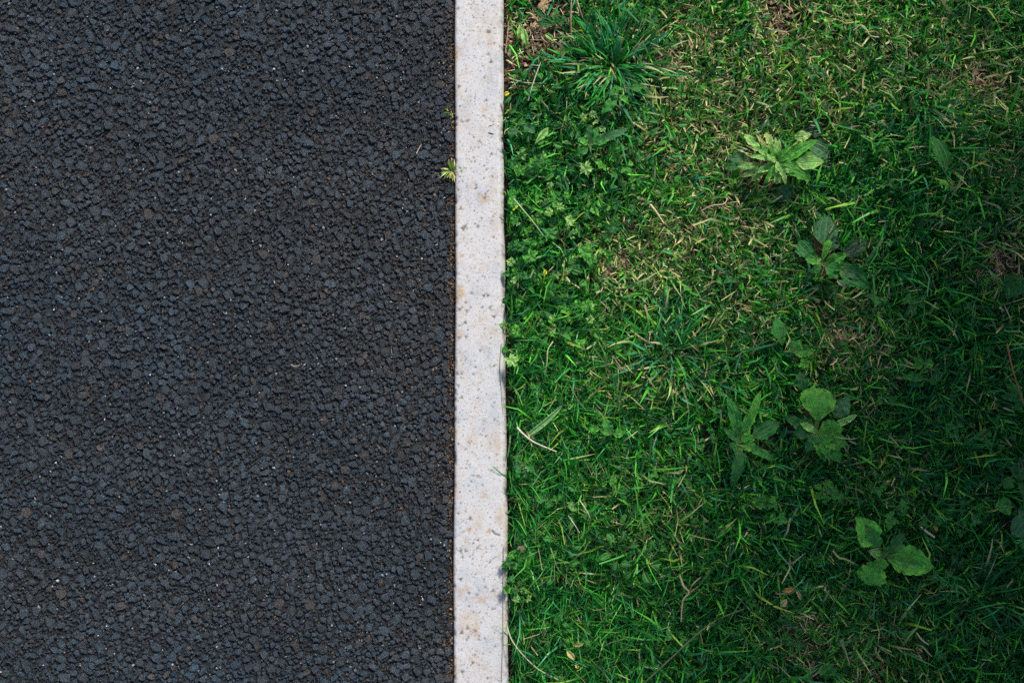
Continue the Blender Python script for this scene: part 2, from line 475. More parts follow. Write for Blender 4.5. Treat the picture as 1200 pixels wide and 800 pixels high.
# ------------------------------------------------------------------ leaves
LEAFMESH = {}
def leaf_mesh(L, W, shape, c_in, c_edge, rise=0.35, droop=0.9, fold=0.25, wave=0.10, petiole=0.18, roll=0.0, seed=0, nv=16, nu=9, ribs=5, ragged=0.0):
    """A ribbed blade along +X with its base at the origin: shape 'ovate', 'strap', 'round', 'lobed'."""
    r = random.Random(seed)
    ph = [r.uniform(0, 6.28) for _ in range(6)]
    t = np.linspace(0, 1, nv); u = np.linspace(-1, 1, nu)
    s = np.clip((t - petiole) / (1 - petiole), 0, 1)
    if shape == 'ovate':  w = np.sin(np.pi * s ** 0.72) ** 0.75
    elif shape == 'round': w = np.sqrt(np.clip(1 - (2 * s ** 0.9 - 1) ** 2, 0, 1))
    elif shape == 'lobed': w = np.sin(np.pi * s ** 1.15) ** 0.8 * (0.72 + 0.28 * np.sign(np.sin(s * 19)) * np.abs(np.sin(s * 19)) ** .5)
    elif shape == 'blunt': w = np.sin(np.pi / 2 * np.clip(s * 1.35, 0, 1)) ** 1.2 * np.where(s > .80, np.sqrt(np.clip(1 - ((s - .80) / .205) ** 2, 0, 1)) * .7 + .3, 1)
    else: w = np.sin(np.pi * (0.08 + 0.92 * s) ** 0.8) ** 0.55
    w = np.maximum(w, 0.11 * (t < .97) * (1 - 0.5 * s)) * W / 2
    # centre line
    ang = rise - (rise + droop * 0.8) * t ** 1.4
    dx = np.cos(ang); dz = np.sin(ang)
    cx = np.concatenate([[0], np.cumsum((dx[1:] + dx[:-1]) / 2)]) ; cz = np.concatenate([[0], np.cumsum((dz[1:] + dz[:-1]) / 2)])
    k = L / max(cx[-1], 1e-6); cx, cz = cx * k, cz * k
    T, U = np.meshgrid(t, u, indexing='ij')
    Wd = np.repeat(w[:, None], nu, 1)
    rag = 1 + ragged * (np.sin(T * 31 + ph[4]) * .5 + np.sin(T * 57 + ph[5]) * .5) * (np.abs(U) > .9)
    wav = wave * Wd * np.sin(T * 13 + ph[0] + 1.2 * np.sign(U)) * np.abs(U) ** 2 + 0.5 * wave * Wd * np.sin(T * 23 + ph[1]) * U
    rib = 0.05 * Wd * np.cos(U * np.pi * (ribs - 1) / 1.0) if ribs else 0
    tear = (np.sin(U * 5 + ph[2]) * .5 + np.sin(U * 11 + ph[3]) * .5) * (.03 + .25 * ragged) * W * np.clip((T - .6) / .4, 0, 1) ** 2
    X = np.repeat(cx[:, None], nu, 1) + 0.04 * Wd * np.sin(T * 9 + ph[2]) + tear - .10 * W * U ** 2 * T
    Y = U * Wd * rag * math.cos(fold) + 0.06 * L * np.sin(T * 2.6 + ph[3]) * T
    Z = np.repeat(cz[:, None], nu, 1) + np.abs(U) * Wd * math.sin(fold) + wav + rib + roll * U * Wd
    V = np.stack([X.ravel(), Y.ravel(), Z.ravel()], 1)
    a = (np.arange(nv - 1)[:, None] * nu + np.arange(nu - 1)[None, :]).ravel()
    F = np.stack([a, a + nu, a + 1 + nu, a + 1], 1)
    tt, uu = T.ravel(), U.ravel()
    e = np.clip(np.abs(uu) ** 4 * .7 + np.clip(tt - .82, 0, 1) * 3.5, 0, 1)[:, None]
    C = np.array(c_in)[None] * (1 - e) + np.array(c_edge)[None] * e
    st = np.clip(1 - tt / max(petiole + .12, .01), 0, 1)[:, None] * .8
    C = C * (1 - st) + np.array([0.20, 0.30, 0.10])[None] * st
    vein = np.clip((np.cos(uu * np.pi * (ribs - 1)) - .45) * 1.8, 0, 1) * (1 - .5 * tt) * (np.abs(uu) < .95) if ribs else np.clip(1 - np.abs(uu) * 5, 0, 1)
    me = np_mesh("leaf", V, F, True, C, {"vein": vein})
    me.materials.append(M['leaf'])
    return me

GREENS = {   # (inside, edge) leaf colours
    'pale':   ((0.22, 0.47, 0.14), (0.36, 0.50, 0.18)),
    'yellow': ((0.28, 0.46, 0.16), (0.44, 0.47, 0.20)),
    'fresh':  ((0.060, 0.29, 0.040), (0.13, 0.37, 0.05)),
    'vivid':  ((0.085, 0.40, 0.055), (0.19, 0.46, 0.08)),  # brightened green: light painted in for a plantain standing in shade
    'mid':    ((0.028, 0.195, 0.040), (0.06, 0.26, 0.04)),
    'deep':   ((0.014, 0.115, 0.034), (0.03, 0.17, 0.04)),
    'grey':   ((0.045, 0.150, 0.075), (0.07, 0.18, 0.08)),
    'dim':    ((0.016, 0.052, 0.036), (0.03, 0.08, 0.04)),
    'sere':   ((0.42, 0.33, 0.17), (0.50, 0.36, 0.14)),
}
CLEAR = []      # (x, y, r, chance): places where broad leaves press the grass down

def rosette(name, centre, leaves, label, cat="plant", z=0.012, group=None, clear=True, slim=1.0):
    """leaves: (tip px, tip py, width px, shape, colour, extra dict)"""
    c = G(*centre)
    root = empty(name, (c.x, c.y, Z_SOIL - 0.002))
    tag(root, label, cat, group)
    # root crown that carries the leaves
    me = np_mesh("crown", *hull_xyz(0.0028, 0.0028, z - Z_SOIL - .001, 40 + len(leaves)), True)
    cr = np.tile(np.array([[.10, .14, .05]], np.float32), (len(me.vertices), 1))
    a = me.attributes.new("col", 'FLOAT_COLOR', 'POINT'); a.data.foreach_set("color", np.concatenate([cr, np.ones((len(cr), 1), np.float32)], 1).reshape(-1))
    link("crown", me, M['dry'], root)
    for i, lf in enumerate(leaves):
        tx, ty, wpx, shape, colr = lf[:5]; wpx = wpx * slim
        kw = dict(lf[5]) if len(lf) > 5 else {}
        b0 = G(*kw.pop('base', centre))
        zz = kw.pop('z', z) - .004 + 0.0006 * i
        tip = G(tx, ty)
        d = tip - b0
        L = d.length
        ci, ce = GREENS[colr]
        j = math.exp(rnd.gauss(0, .10))
        ci, ce = tuple(v * j for v in ci), tuple(v * j for v in ce)
        p = dict(rise=0.30, droop=0.55, fold=0.22, wave=0.26, ragged=.14, nv=20, nu=17, roll=rnd.gauss(0, .16), seed=int(tx * 7 + ty)); p.update(kw)
        me = leaf_mesh(L, wpx / 1000, shape, ci, ce, **p)
        o = link("leaf", me, M['leaf'], root)
        o.location = (b0.x - c.x, b0.y - c.y, zz - (Z_SOIL - 0.002))
        o.rotation_euler = (0, 0, math.atan2(d.y, d.x))
        if clear:
            for q in np.linspace(.12, .95, 6):
                CLEAR.append((b0.x + d.x * q, b0.y + d.y * q, max(wpx * .40, 4) / 1000, .70))
    return root

def hull_xyz(a, b, h, seed):
    V, F = hull_variant(16, seed, .9)
    V = V * np.array([a, b, h / 2]) + np.array([0, 0, h / 2])
    return V, F

# --- the broad plantains, one by one
rosette("plantain", (904, 196), [
    (861, 197, 13, 'blunt', 'pale', dict(petiole=.25)), (864, 208, 12, 'strap', 'yellow', dict(petiole=.2)), (876, 215, 12, 'strap', 'pale'),
    (868, 164, 13, 'blunt', 'pale', dict(petiole=.3, ragged=.3)), (882, 162, 7, 'strap', 'sere', dict(petiole=.2)), (893, 160, 12, 'blunt', 'yellow', dict(ragged=.3)),
    (887, 178, 12, 'ovate', 'fresh'), (911, 168, 10, 'strap', 'yellow'), (931, 167, 6, 'strap', 'pale'),
    (955, 170, 21, 'ovate', 'fresh', dict(fold=.42, petiole=.08)), (948, 182, 15, 'ovate', 'fresh', dict(petiole=.1)), (961, 197, 25, 'ovate', 'pale', dict(petiole=.45)),
    (946, 215, 22, 'ovate', 'fresh', dict(petiole=.2, ragged=.25)), (934, 212, 15, 'ovate', 'pale'), (907, 220, 12, 'blunt', 'pale', dict(petiole=.15)), (898, 213, 11, 'strap', 'pale'),
    (880, 206, 12, 'strap', 'pale'), (896, 176, 9, 'strap', 'fresh', dict(rise=.7)), (907, 180, 6, 'strap', 'fresh', dict(rise=.9)),
    (874, 176, 9, 'strap', 'pale', dict(ragged=.3)), (884, 172, 8, 'strap', 'fresh', dict(ragged=.3)), (901, 166, 7, 'strap', 'pale'), (918, 174, 8, 'strap', 'fresh'), (870, 186, 8, 'strap', 'pale'), (888, 220, 8, 'strap', 'fresh'),
    (915, 222, 9, 'strap', 'pale', dict(ragged=.3)), (930, 201, 11, 'strap', 'fresh', dict(rise=.5)), (924, 186, 10, 'strap', 'fresh', dict(rise=.6)), (890, 188, 8, 'strap', 'pale', dict(rise=.6)), (903, 210, 7, 'strap', 'pale', dict(rise=.6))],
    "large pale yellow-green plantain rosette of many ragged strap leaves on the straw-tipped lawn", z=.019, slim=.72)
rosette("plantain", (930, 190), [
    (964, 153, 18, 'round', 'dim', dict(base=(938, 158), petiole=.02, rise=.05, droop=.1)), (972, 186, 24, 'round', 'grey', dict(base=(948, 170), petiole=.02, rise=.05, droop=.1)),
    (950, 158, 14, 'ovate', 'yellow', dict(base=(930, 164), petiole=.05)), (925, 236, 22, 'round', 'grey', dict(base=(912, 220), petiole=.02, rise=.05, droop=.1)),
    (850, 186, 14, 'ovate', 'grey', dict(base=(876, 186), petiole=.05, rise=.05, droop=.1)), (846, 198, 12, 'ovate', 'deep', dict(base=(866, 196)))],
    "old grey-green plantain leaves lying flat around and under the large pale rosette", z=.008)
rosette("plantain", (958, 312), [
    (969, 255, 32, 'round', 'grey', dict(petiole=.42, rise=.1, droop=.2, wave=.05)), (980, 290, 17, 'round', 'grey', dict(base=(968, 284), petiole=.02, rise=.05, droop=.1)),
    (1012, 283, 19, 'round', 'dim', dict(petiole=.5, rise=.1, droop=.2)), (968, 283, 9, 'blunt', 'fresh', dict(petiole=.1)), (988, 298, 15, 'ovate', 'fresh', dict(fold=.45)),
    (996, 313, 15, 'ovate', 'mid', dict(fold=.3)), (930, 288, 22, 'blunt', 'deep', dict(petiole=.3)), (936, 300, 13, 'ovate', 'fresh'), (948, 306, 11, 'ovate', 'pale'),
    (985, 325, 20, 'ovate', 'mid'), (1014, 342, 28, 'ovate', 'deep', dict(base=(976, 318), fold=.5, petiole=.08)), (1003, 330, 13, 'strap', 'grey', dict(base=(980, 318), rise=.55)), (944, 322, 10, 'ovate', 'mid')],
    "plantain with one round spotted grey-green leaf above crumpled dark green leaves", z=.018)
rosette("plantain", (915, 403), [
    (905, 372, 19, 'ovate', 'mid', dict(petiole=.2, wave=.05)), (909, 392, 9, 'ovate', 'fresh'), (934, 398, 14, 'ovate', 'mid', dict(base=(922, 412))), (951, 413, 16, 'ovate', 'fresh', dict(base=(922, 412), wave=.3)),
    (946, 430, 16, 'lobed', 'fresh', dict(base=(932, 418), wave=.4)), (940, 436, 14, 'lobed', 'fresh', dict(base=(934, 420), wave=.4)), (938, 462, 15, 'ovate', 'deep', dict(base=(934, 436), petiole=.05))],
    "small plantain with crinkled bright green leaves stringing down to one dull leaf", z=.016)
rosette("plantain", (951, 505), [
    (955, 454, 42, 'blunt', 'fresh', dict(petiole=.22, wave=.10, fold=.12, ribs=7, ragged=.12)), (990, 463, 20, 'ovate', 'grey', dict(base=(972, 488), petiole=.06)), (1000, 487, 8, 'strap', 'pale', dict(base=(972, 497), petiole=.02)),
    (984, 504, 26, 'ovate', 'fresh', dict(fold=.08, wave=.2, petiole=.12)), (989, 520, 24, 'ovate', 'fresh', dict(wave=.2)), (981, 540, 22, 'ovate', 'mid', dict(petiole=.3)),
    (964, 540, 21, 'ovate', 'fresh', dict(fold=.4, petiole=.05)), (922, 493, 20, 'ovate', 'mid', dict(wave=.3)), (913, 488, 12, 'ovate', 'deep', dict(base=(935, 498))), (930, 494, 9, 'strap', 'pale', dict(rise=.5)),
    (938, 530, 16, 'ovate', 'deep', dict(petiole=.1)), (924, 508, 12, 'ovate', 'deep', dict(base=(944, 508)))],
    "broadest plantain with one wide blunt dark green leaf above a fan of wavy leaves", z=.022)
rosette("ribwort", (863, 518), [
    (852, 463, 14, 'strap', 'mid', dict(petiole=.15)), (861, 488, 11, 'strap', 'mid'), (892, 459, 10, 'strap', 'fresh', dict(petiole=.3, wave=.3)), (884, 468, 9, 'strap', 'mid'), (912, 496, 20, 'ovate', 'deep', dict(petiole=.35)),
    (863, 553, 16, 'strap', 'deep', dict(petiole=.1, ribs=3)), (857, 570, 13, 'strap', 'deep', dict(petiole=.2)), (905, 540, 10, 'strap', 'mid', dict(petiole=.25)), (886, 524, 13, 'ovate', 'fresh', dict(petiole=.1)), (884, 510, 10, 'ovate', 'fresh', dict(wave=.3)),
    (850, 524, 10, 'ovate', 'mid'), (846, 500, 9, 'strap', 'mid'), (876, 505, 9, 'ovate', 'fresh')],
    "ribwort rosette of narrow upright and hanging dark leaves left of the broadest plantain", z=.018)
rosette("plantain", (1029, 648), [
    (994, 605, 32, 'ovate', 'vivid', dict(petiole=.36, fold=.30, ragged=.1)), (1090, 660, 34, 'ovate', 'vivid', dict(petiole=.08, wave=.14, ribs=7, ragged=.12)), (1006, 680, 32, 'blunt', 'vivid', dict(petiole=.10, ragged=.25, ribs=7)),
    (1010, 643, 12, 'ovate', 'pale', dict(petiole=.1)), (1082, 668, 20, 'ovate', 'fresh', dict(petiole=.1)), (1016, 668, 18, 'ovate', 'fresh', dict(petiole=.1, fold=.4)), (1006, 612, 16, 'ovate', 'mid', dict(petiole=.3)), (1040, 636, 14, 'ovate', 'mid', dict(petiole=.05)), (1052, 622, 15, 'ovate', 'deep', dict(petiole=.4)), (1066, 668, 12, 'ovate', 'pale', dict(base=(1045, 656)))],
    "three-leaved bright green plantain with broad veined leaves and a pale stalk in dark grass", z=.024)
rosette("plantain", (1104, 202), [(1089, 160, 19, 'ovate', 'mid', dict(petiole=.05, wave=.05))], "single broad green plantain leaf standing in dark long grass", z=.018)
rosette("plantain", (1204, 596), [
    (1190, 534, 22, 'ovate', 'dim', dict(base=(1196, 562), petiole=.05)), (1176, 546, 16, 'ovate', 'deep', dict(base=(1198, 560))), (1171, 572, 16, 'round', 'mid', dict(base=(1180, 556))), (1158, 591, 20, 'ovate', 'mid', dict(base=(1182, 592))),
    (1178, 600, 18, 'ovate', 'deep', dict(petiole=.1)), (1176, 624, 28, 'round', 'grey', dict(petiole=.15)), (1192, 580, 10, 'ovate', 'yellow'), (1198, 632, 14, 'ovate', 'mid', dict(base=(1184, 634))), (1188, 562, 13, 'round', 'deep')],
    "dull rounded dock leaves crowding in the shaded long grass", z=.018, cat="plant")
rosette("plantain", (1188, 322), [(1178, 352, 18, 'round', 'deep'), (1200, 348, 16, 'round', 'deep'), (1192, 338, 12, 'ovate', 'mid'), (1170, 338, 12, 'ovate', 'deep')], "low dark rounded weed leaves beside a bare reddish patch of soil", z=.012)
rosette("thistle", (649, 31), [
    (626, 12, 10, 'lobed', 'deep', dict(petiole=.05)), (652, 9, 9, 'lobed', 'mid', dict(petiole=.05)), (666, 22, 10, 'lobed', 'deep'), (629, 29, 9, 'ovate', 'deep'), (638, 20, 7, 'lobed', 'deep'), (656, 22, 8, 'lobed', 'deep')],
    "dark toothed thistle seedling growing on the bare soil patch", z=.006)
rosette("broadleaf_weed", (722, 116), [
    (703, 139, 13, 'ovate', 'mid', dict(fold=.3)), (720, 105, 12, 'ovate', 'fresh'), (750, 109, 11, 'blunt', 'mid', dict(base=(730, 108))), (712, 112, 10, 'ovate', 'mid'), (722, 124, 14, 'ovate', 'deep'), (735, 128, 8, 'ovate', 'fresh')],
    "broadleaf weed with glossy oval leaves beside the coarse grass tuft", z=.024)
rosette("broadleaf_weed", (690, 175), [
    (671, 187, 12, 'ovate', 'mid', dict(fold=.35)), (712, 172, 10, 'ovate', 'fresh'), (700, 153, 12, 'ovate', 'mid'), (735, 152, 10, 'ovate', 'grey'), (718, 160, 13, 'ovate', 'mid'), (690, 150, 10, 'ovate', 'deep'), (676, 166, 9, 'ovate', 'fresh')],
    "leafy weed clump of dull pointed leaves between the kerb and the straw-tipped grass", z=.022)
rosette("broadleaf_weed", (606, 148), [(598, 166, 11, 'ovate', 'grey', dict(petiole=.3)), (627, 158, 10, 'round', 'grey', dict(petiole=.4)), (616, 145, 8, 'round', 'mid', dict(petiole=.3)), (642, 152, 6, 'strap', 'pale', dict(base=(629, 168)))],
    "grey-green weed with three small rounded leaves and one pale blade by the kerb", z=.016)
rosette("seedling", (715, 508), [(708, 490, 12, 'round', 'mid', dict(petiole=.2)), (732, 504, 11, 'ovate', 'fresh', dict(petiole=.1)), (700, 502, 7, 'ovate', 'fresh', dict(petiole=.1)), (688, 500, 8, 'ovate', 'fresh', dict(base=(703, 503)))], "seedling with two rounded bright leaves in the fine grass", z=.024)
rosette("seedling", (717, 562), [(717, 553, 9, 'ovate', 'fresh', dict(base=(717, 571), petiole=.1))], "single pointed bright leaf in the fine grass", z=.024)
rosette("seedling", (612, 543), [(604, 530, 10, 'lobed', 'mid'), (622, 535, 10, 'lobed', 'fresh'), (628, 550, 11, 'lobed', 'mid'), (618, 560, 9, 'lobed', 'grey'), (600, 545, 9, 'ovate', 'grey'), (604, 560, 9, 'lobed', 'mid')], "star-shaped lobed weed hugging the kerb beside a pale dry stem", z=.020)
rosette("seedling", (640, 585), [(625, 580, 11, 'ovate', 'mid'), (647, 592, 9, 'round', 'mid'), (660, 578, 10, 'lobed', 'fresh'), (672, 590, 8, 'lobed', 'pale', dict(base=(662, 586))), (676, 596, 6, 'strap', 'pale', dict(base=(665, 590)))], "two-tone weed with rounded and pale lobed leaves in the fine grass", z=.022)
rosette("seedling", (1077, 426), [(1064, 430, 11, 'round', 'fresh'), (1088, 427, 11, 'round', 'fresh'), (1062, 420, 7, 'ovate', 'mid')], "seedling with a pair of bright round leaves in dark grass", z=.022)
rosette("seedling", (1148, 510), [(1147, 500, 10, 'lobed', 'mid'), (1156, 506, 9, 'lobed', 'mid'), (1139, 515, 10, 'lobed', 'deep'), (1152, 522, 9, 'lobed', 'mid')], "lobed weed leaf cluster among the darkest long grass", z=.020)
rosette("seedling", (1082, 445), [(1060, 450, 13, 'ovate', 'deep'), (1096, 448, 10, 'ovate', 'mid'), (1104, 436, 9, 'ovate', 'deep'), (1050, 440, 9, 'ovate', 'mid')], "long-leaved dark seedling just below the pair of bright round leaves", z=.018)
rosette("broadleaf_weed", (960, 572), [(951, 585, 12, 'lobed', 'fresh', dict(wave=.3)), (968, 560, 14, 'lobed', 'fresh', dict(wave=.3)), (980, 573, 16, 'lobed', 'mid', dict(wave=.3)), (986, 585, 13, 'lobed', 'mid'), (964, 590, 11, 'lobed', 'mid'), (950, 566, 10, 'lobed', 'fresh')],
    "frilled parsley-like weed just below the broadest plantain", z=.020)
rosette("broadleaf_weed", (892, 588), [(882, 592, 9, 'round', 'fresh'), (897, 592, 9, 'round', 'mid'), (893, 578, 12, 'lobed', 'mid'), (906, 580, 10, 'lobed', 'fresh'), (880, 580, 9, 'lobed', 'mid')], "low clustered weed with scalloped leaves below the ribwort", z=.018)
rosette("broadleaf_weed", (1195, 468), [(1172, 450, 13, 'ovate', 'mid'), (1180, 480, 12, 'ovate', 'deep'), (1203, 470, 14, 'ovate', 'grey'), (1165, 462, 10, 'ovate', 'deep')], "broad shaded weed leaves beside the reddish upright stalk", z=.018)

# ------------------------------------------------------------------ small sprigs, copied
def palmate_mesh(lobes, depth, size, ci, ce, seed):
    r = random.Random(seed)
    n = lobes * 8
    th = np.linspace(0, 2 * np.pi, n, endpoint=False)
    rad = size * (1 - depth * (0.5 - 0.5 * np.cos(th * lobes)) ** 0.9) * (1 + .16 * np.cos(th * lobes * 3)) * np.array([r.uniform(.86, 1.14) for _ in th]) * (1 - .45 * np.exp(-((th - np.pi) / .35) ** 2))
    V, C, ve = [(0, 0, 0)], [ce], [1.0]
    for k, f in enumerate((.5, 1.0)):
        for i in range(n):
            z = size * (0.20 * f * (0.5 - 0.5 * math.cos(th[i] * lobes)) + .05 * f * r.gauss(0, 1) - .12 * f * f)
            V.append((rad[i] * f * math.cos(th[i]), rad[i] * f * math.sin(th[i]), z)); 
            C.append(ci if k == 0 else tuple(.5 * a + .5 * b for a, b in zip(ci, ce))); ve.append(max(0, math.cos(th[i] * lobes)) ** 6 * (.7 if k == 0 else .1))
    F3 = np.array([(0, 1 + i, 1 + (i + 1) % n) for i in range(n)]); F4 = np.array([(1 + i, 1 + n + i, 1 + n + (i + 1) % n, 1 + (i + 1) % n) for i in range(n)])
    me = np_mesh("leaf", np.array(V), [F3, F4], True, np.array(C), {"vein": np.array(ve)})
    me.materials.append(M['leaf'])
    return me

def tube_mesh(name, pts, r0, r1, colr, sides=5, mat='dry'):
    P = np.array(pts, float); n = len(P)
    T = np.gradient(P, axis=0); T /= np.linalg.norm(T, axis=1)[:, None] + 1e-9
    up = np.array([0.3, 0.2, 1.0]); A = np.cross(T, up); A /= np.linalg.norm(A, axis=1)[:, None] + 1e-9; B = np.cross(T, A)
    rad = np.linspace(r0, r1, n)[:, None, None]
    th = np.linspace(0, 2 * np.pi, sides, endpoint=False)
    V = (P[:, None, :] + rad * (np.cos(th)[None, :, None] * A[:, None, :] + np.sin(th)[None, :, None] * B[:, None, :])).reshape(-1, 3)
    i, j = np.meshgrid(np.arange(n - 1), np.arange(sides), indexing='ij'); i, j = i.ravel(), j.ravel(); k = (j + 1) % sides
    F = np.stack([i * sides + j, i * sides + k, (i + 1) * sides + k, (i + 1) * sides + j], 1)
    c = np.array(colr)[None] * np.exp(np.random.default_rng(int(abs(P[0, 0]) * 1e5) % 9999).normal(0, .12, (len(V), 1)))
    me = np_mesh(name, V, F, True, c)
    me.materials.append(M[mat])
    return me

def make_sprig(kind, seed):
    r = random.Random(seed)
    root = bpy.data.objects.new({'clover': "clover_sprig", 'lobed': "crowfoot_sprig", 'oval': "chickweed_sprig"}[kind], None)
    root.empty_display_size = .005
    kids = []
    n = r.randint(3, 5) if kind != 'oval' else r.randint(4, 6)
    for i in range(n):
        a = i * 6.283 / n + r.uniform(-.5, .5); d = r.uniform(.005, .012); h = r.uniform(.018, .035)
        g = r.choice(['fresh', 'mid', 'mid', 'deep', 'deep'] if kind != 'lobed' else ['fresh', 'mid', 'mid', 'mid', 'deep', 'deep', 'fresh', 'pale'])
        ci, ce = GREENS[g]
        if kind == 'clover': me = palmate_mesh(3, .45, r.uniform(.0045, .0070), ci, ce, seed * 9 + i)
        elif kind == 'lobed': me = palmate_mesh(r.choice((3, 5, 7)), r.uniform(.18, .40), r.uniform(.0038, .0088), ci, ce, seed * 9 + i)
        else: me = leaf_mesh(r.uniform(.008, .015), r.uniform(.0045, .0075), r.choice(['ovate', 'round']), ci, ce, petiole=.12, seed=seed * 9 + i, nv=9, nu=5, ribs=0)
        o = bpy.data.objects.new("leaf", me); o.location = (d * math.cos(a), d * math.sin(a), h); o.rotation_euler = (r.gauss(0, .5), r.gauss(0, .5), a if kind == 'oval' else r.uniform(0, 6.28))
        st = bpy.data.objects.new("stalk", tube_mesh("stalk", [(0, 0, 0), (d * .4 * math.cos(a), d * .4 * math.sin(a), h * .6), (d * math.cos(a), d * math.sin(a), h)], .0007, .0005, (.10, .17, .05), 4, 'grass'))
        kids += [o, st]
    return root, kids
SPRIGS = {k: [make_sprig(k, 50 * q + s) for s in range(14)] for q, k in enumerate(('clover', 'lobed', 'oval'))}
SPRIG_LOG = []
def place_sprig(kind, px, py, label, group, scale, i):
    proto, kids = SPRIGS[kind][i % 14]
    g = G(px, py)
    root = proto.copy(); col.objects.link(root)
    root.location = (g.x, g.y, Z_SOIL - .001); root.rotation_euler = (0, 0, rnd.uniform(0, 6.28)); root.scale = (scale, scale * rnd.uniform(.8, 1.2), scale * rnd.uniform(.7, 1.05))
    tag(root, label, "weed", group)
    SPRIG_LOG.append((kind, px, py, root))
    for k in kids:
        c = k.copy(); c.parent = root; col.objects.link(c)
    CLEAR.append((g.x, g.y, .008 * scale, .10))

def scatter(kind, boxes, label, group, gap):
    pts = []
    i = 0
    for (x0, y0, x1, y1, n) in boxes:
        for _ in range(n * 6):
            if n <= 0: break
            p = (rnd.uniform(x0, x1), rnd.uniform(y0, y1))
            if all((p[0] - q[0]) ** 2 + (p[1] - q[1]) ** 2 > gap ** 2 for q in pts) and all((G(*p).x - c[0]) ** 2 + (G(*p).y - c[1]) ** 2 > (c[2] + .004) ** 2 for c in CLEAR):
                pts.append(p); n -= 1
                place_sprig(kind, p[0], p[1], label, group, rnd.uniform(.55, 1.2), i); i += 1
scatter('lobed', [(600, 215, 614, 420, 16), (603, 190, 720, 300, 42), (600, 300, 690, 420, 16), (599, 600, 616, 700, 6), (640, 110, 760, 230, 10), (690, 0, 760, 40, 4)],
        "small weed sprig with deeply lobed green leaves in the weedy turf beside the kerb", "lobed weed sprigs beside the kerb", 12)
scatter('oval', [(604, 95, 690, 220, 16), (604, 220, 700, 430, 14), (610, 430, 770, 800, 26), (690, 100, 800, 250, 10)],
        "small weed sprig with plain oval leaves in the turf near the kerb", "oval-leaved weed sprigs near the kerb", 17)
scatter('clover', [(780, 40, 1190, 240, 22), (770, 250, 1190, 480, 26), (620, 640, 800, 790, 8), (770, 560, 1190, 790, 64), (1090, 470, 1195, 650, 14), (730, 500, 860, 600, 8)],
        "small three-lobed clover sprig in the open turf away from the kerb", "clover sprigs in the open turf", 20)

# ------------------------------------------------------------------ grass
def px_of(x, y):      # back to photograph units for the turf zones (ground plan, flat)
    return 600 + x * 1000, 400 - y * 1000

def blobs(PX, PY, L):
    v = np.zeros_like(PX)
    for (cx, cy, r, a) in L: v = np.maximum(v, a * np.exp(-((PX - cx) ** 2 + (PY - cy) ** 2) / (r * r)))
    return v
STRAW = [(790, 60, 80, .8), (840, 120, 110, .75), (725, 310, 48, .85), (785, 285, 60, .8), (860, 265, 90, .62), (880, 220, 55, .7), (1000, 395, 50, .75), (990, 345, 50, .5), (960, 60, 110, .65), (1160, 90, 70, .75),
         (745, 430, 60, .5), (800, 175, 60, .6), (1015, 770, 50, .6), (940, 740, 40, .6), (1180, 300, 45, .7), (1180, 190, 40, .5), (790, 440, 50, .4), (860, 360, 60, .45), (920, 20, 45, .8), (760, 600, 70, .3), (1030, 560, 40, .35), (1060, 30, 80, .45)]
BARE = [(642, 28, 50, 1.3), (605, 30, 30, 1.2), (614, 66, 32, 1.1), (918, 14, 30, 1.1), (1160, 85, 22, 1.05), (1183, 305, 30, 1.1), (785, 60, 18, .8), (840, 30, 14, .7), (985, 400, 14, .7), (1120, 20, 16, .7), (1010, 765, 22, .6), (725, 312, 12, .5), (935, 745, 26, .6), (690, 120, 10, .6)]
DARK_SHADEZ = [(835, 385, 60, .8), (1100, 240, 90, .9), (1110, 510, 110, .95), (1150, 700, 150, 1.0), (850, 700, 110, .75), (700, 720, 90, .5), (1000, 480, 60, .8), (1160, 380, 80, .8), (710, 60, 60, .7), (780, 520, 60, .3), (940, 640, 90, .7), (640, 290, 40, .4), (1180, 30, 60, .6)]  # longer, darker grass, with lawn shade also painted into its colour
DARK_SHADEZ += [(640, 560, 90, .45), (660, 720, 120, .65), (760, 740, 90, .6)]  # shade of the lower-left lawn, painted in as darker blades
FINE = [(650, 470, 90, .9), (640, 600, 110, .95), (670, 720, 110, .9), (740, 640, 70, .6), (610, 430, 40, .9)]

PAL = {'bright': (.090, .43, .040), 'mid': (.032, .25, .036), 'deep': (.007, .080, .022), 'blue': (.040, .24, .105), 'yellow': (.25, .42, .05), 'straw': (.76, .62, .34), 'brown': (.30, .17, .085), 'pinkish': (.60, .41, .25)}
PALN = {k: np.array(v) for k, v in PAL.items()}

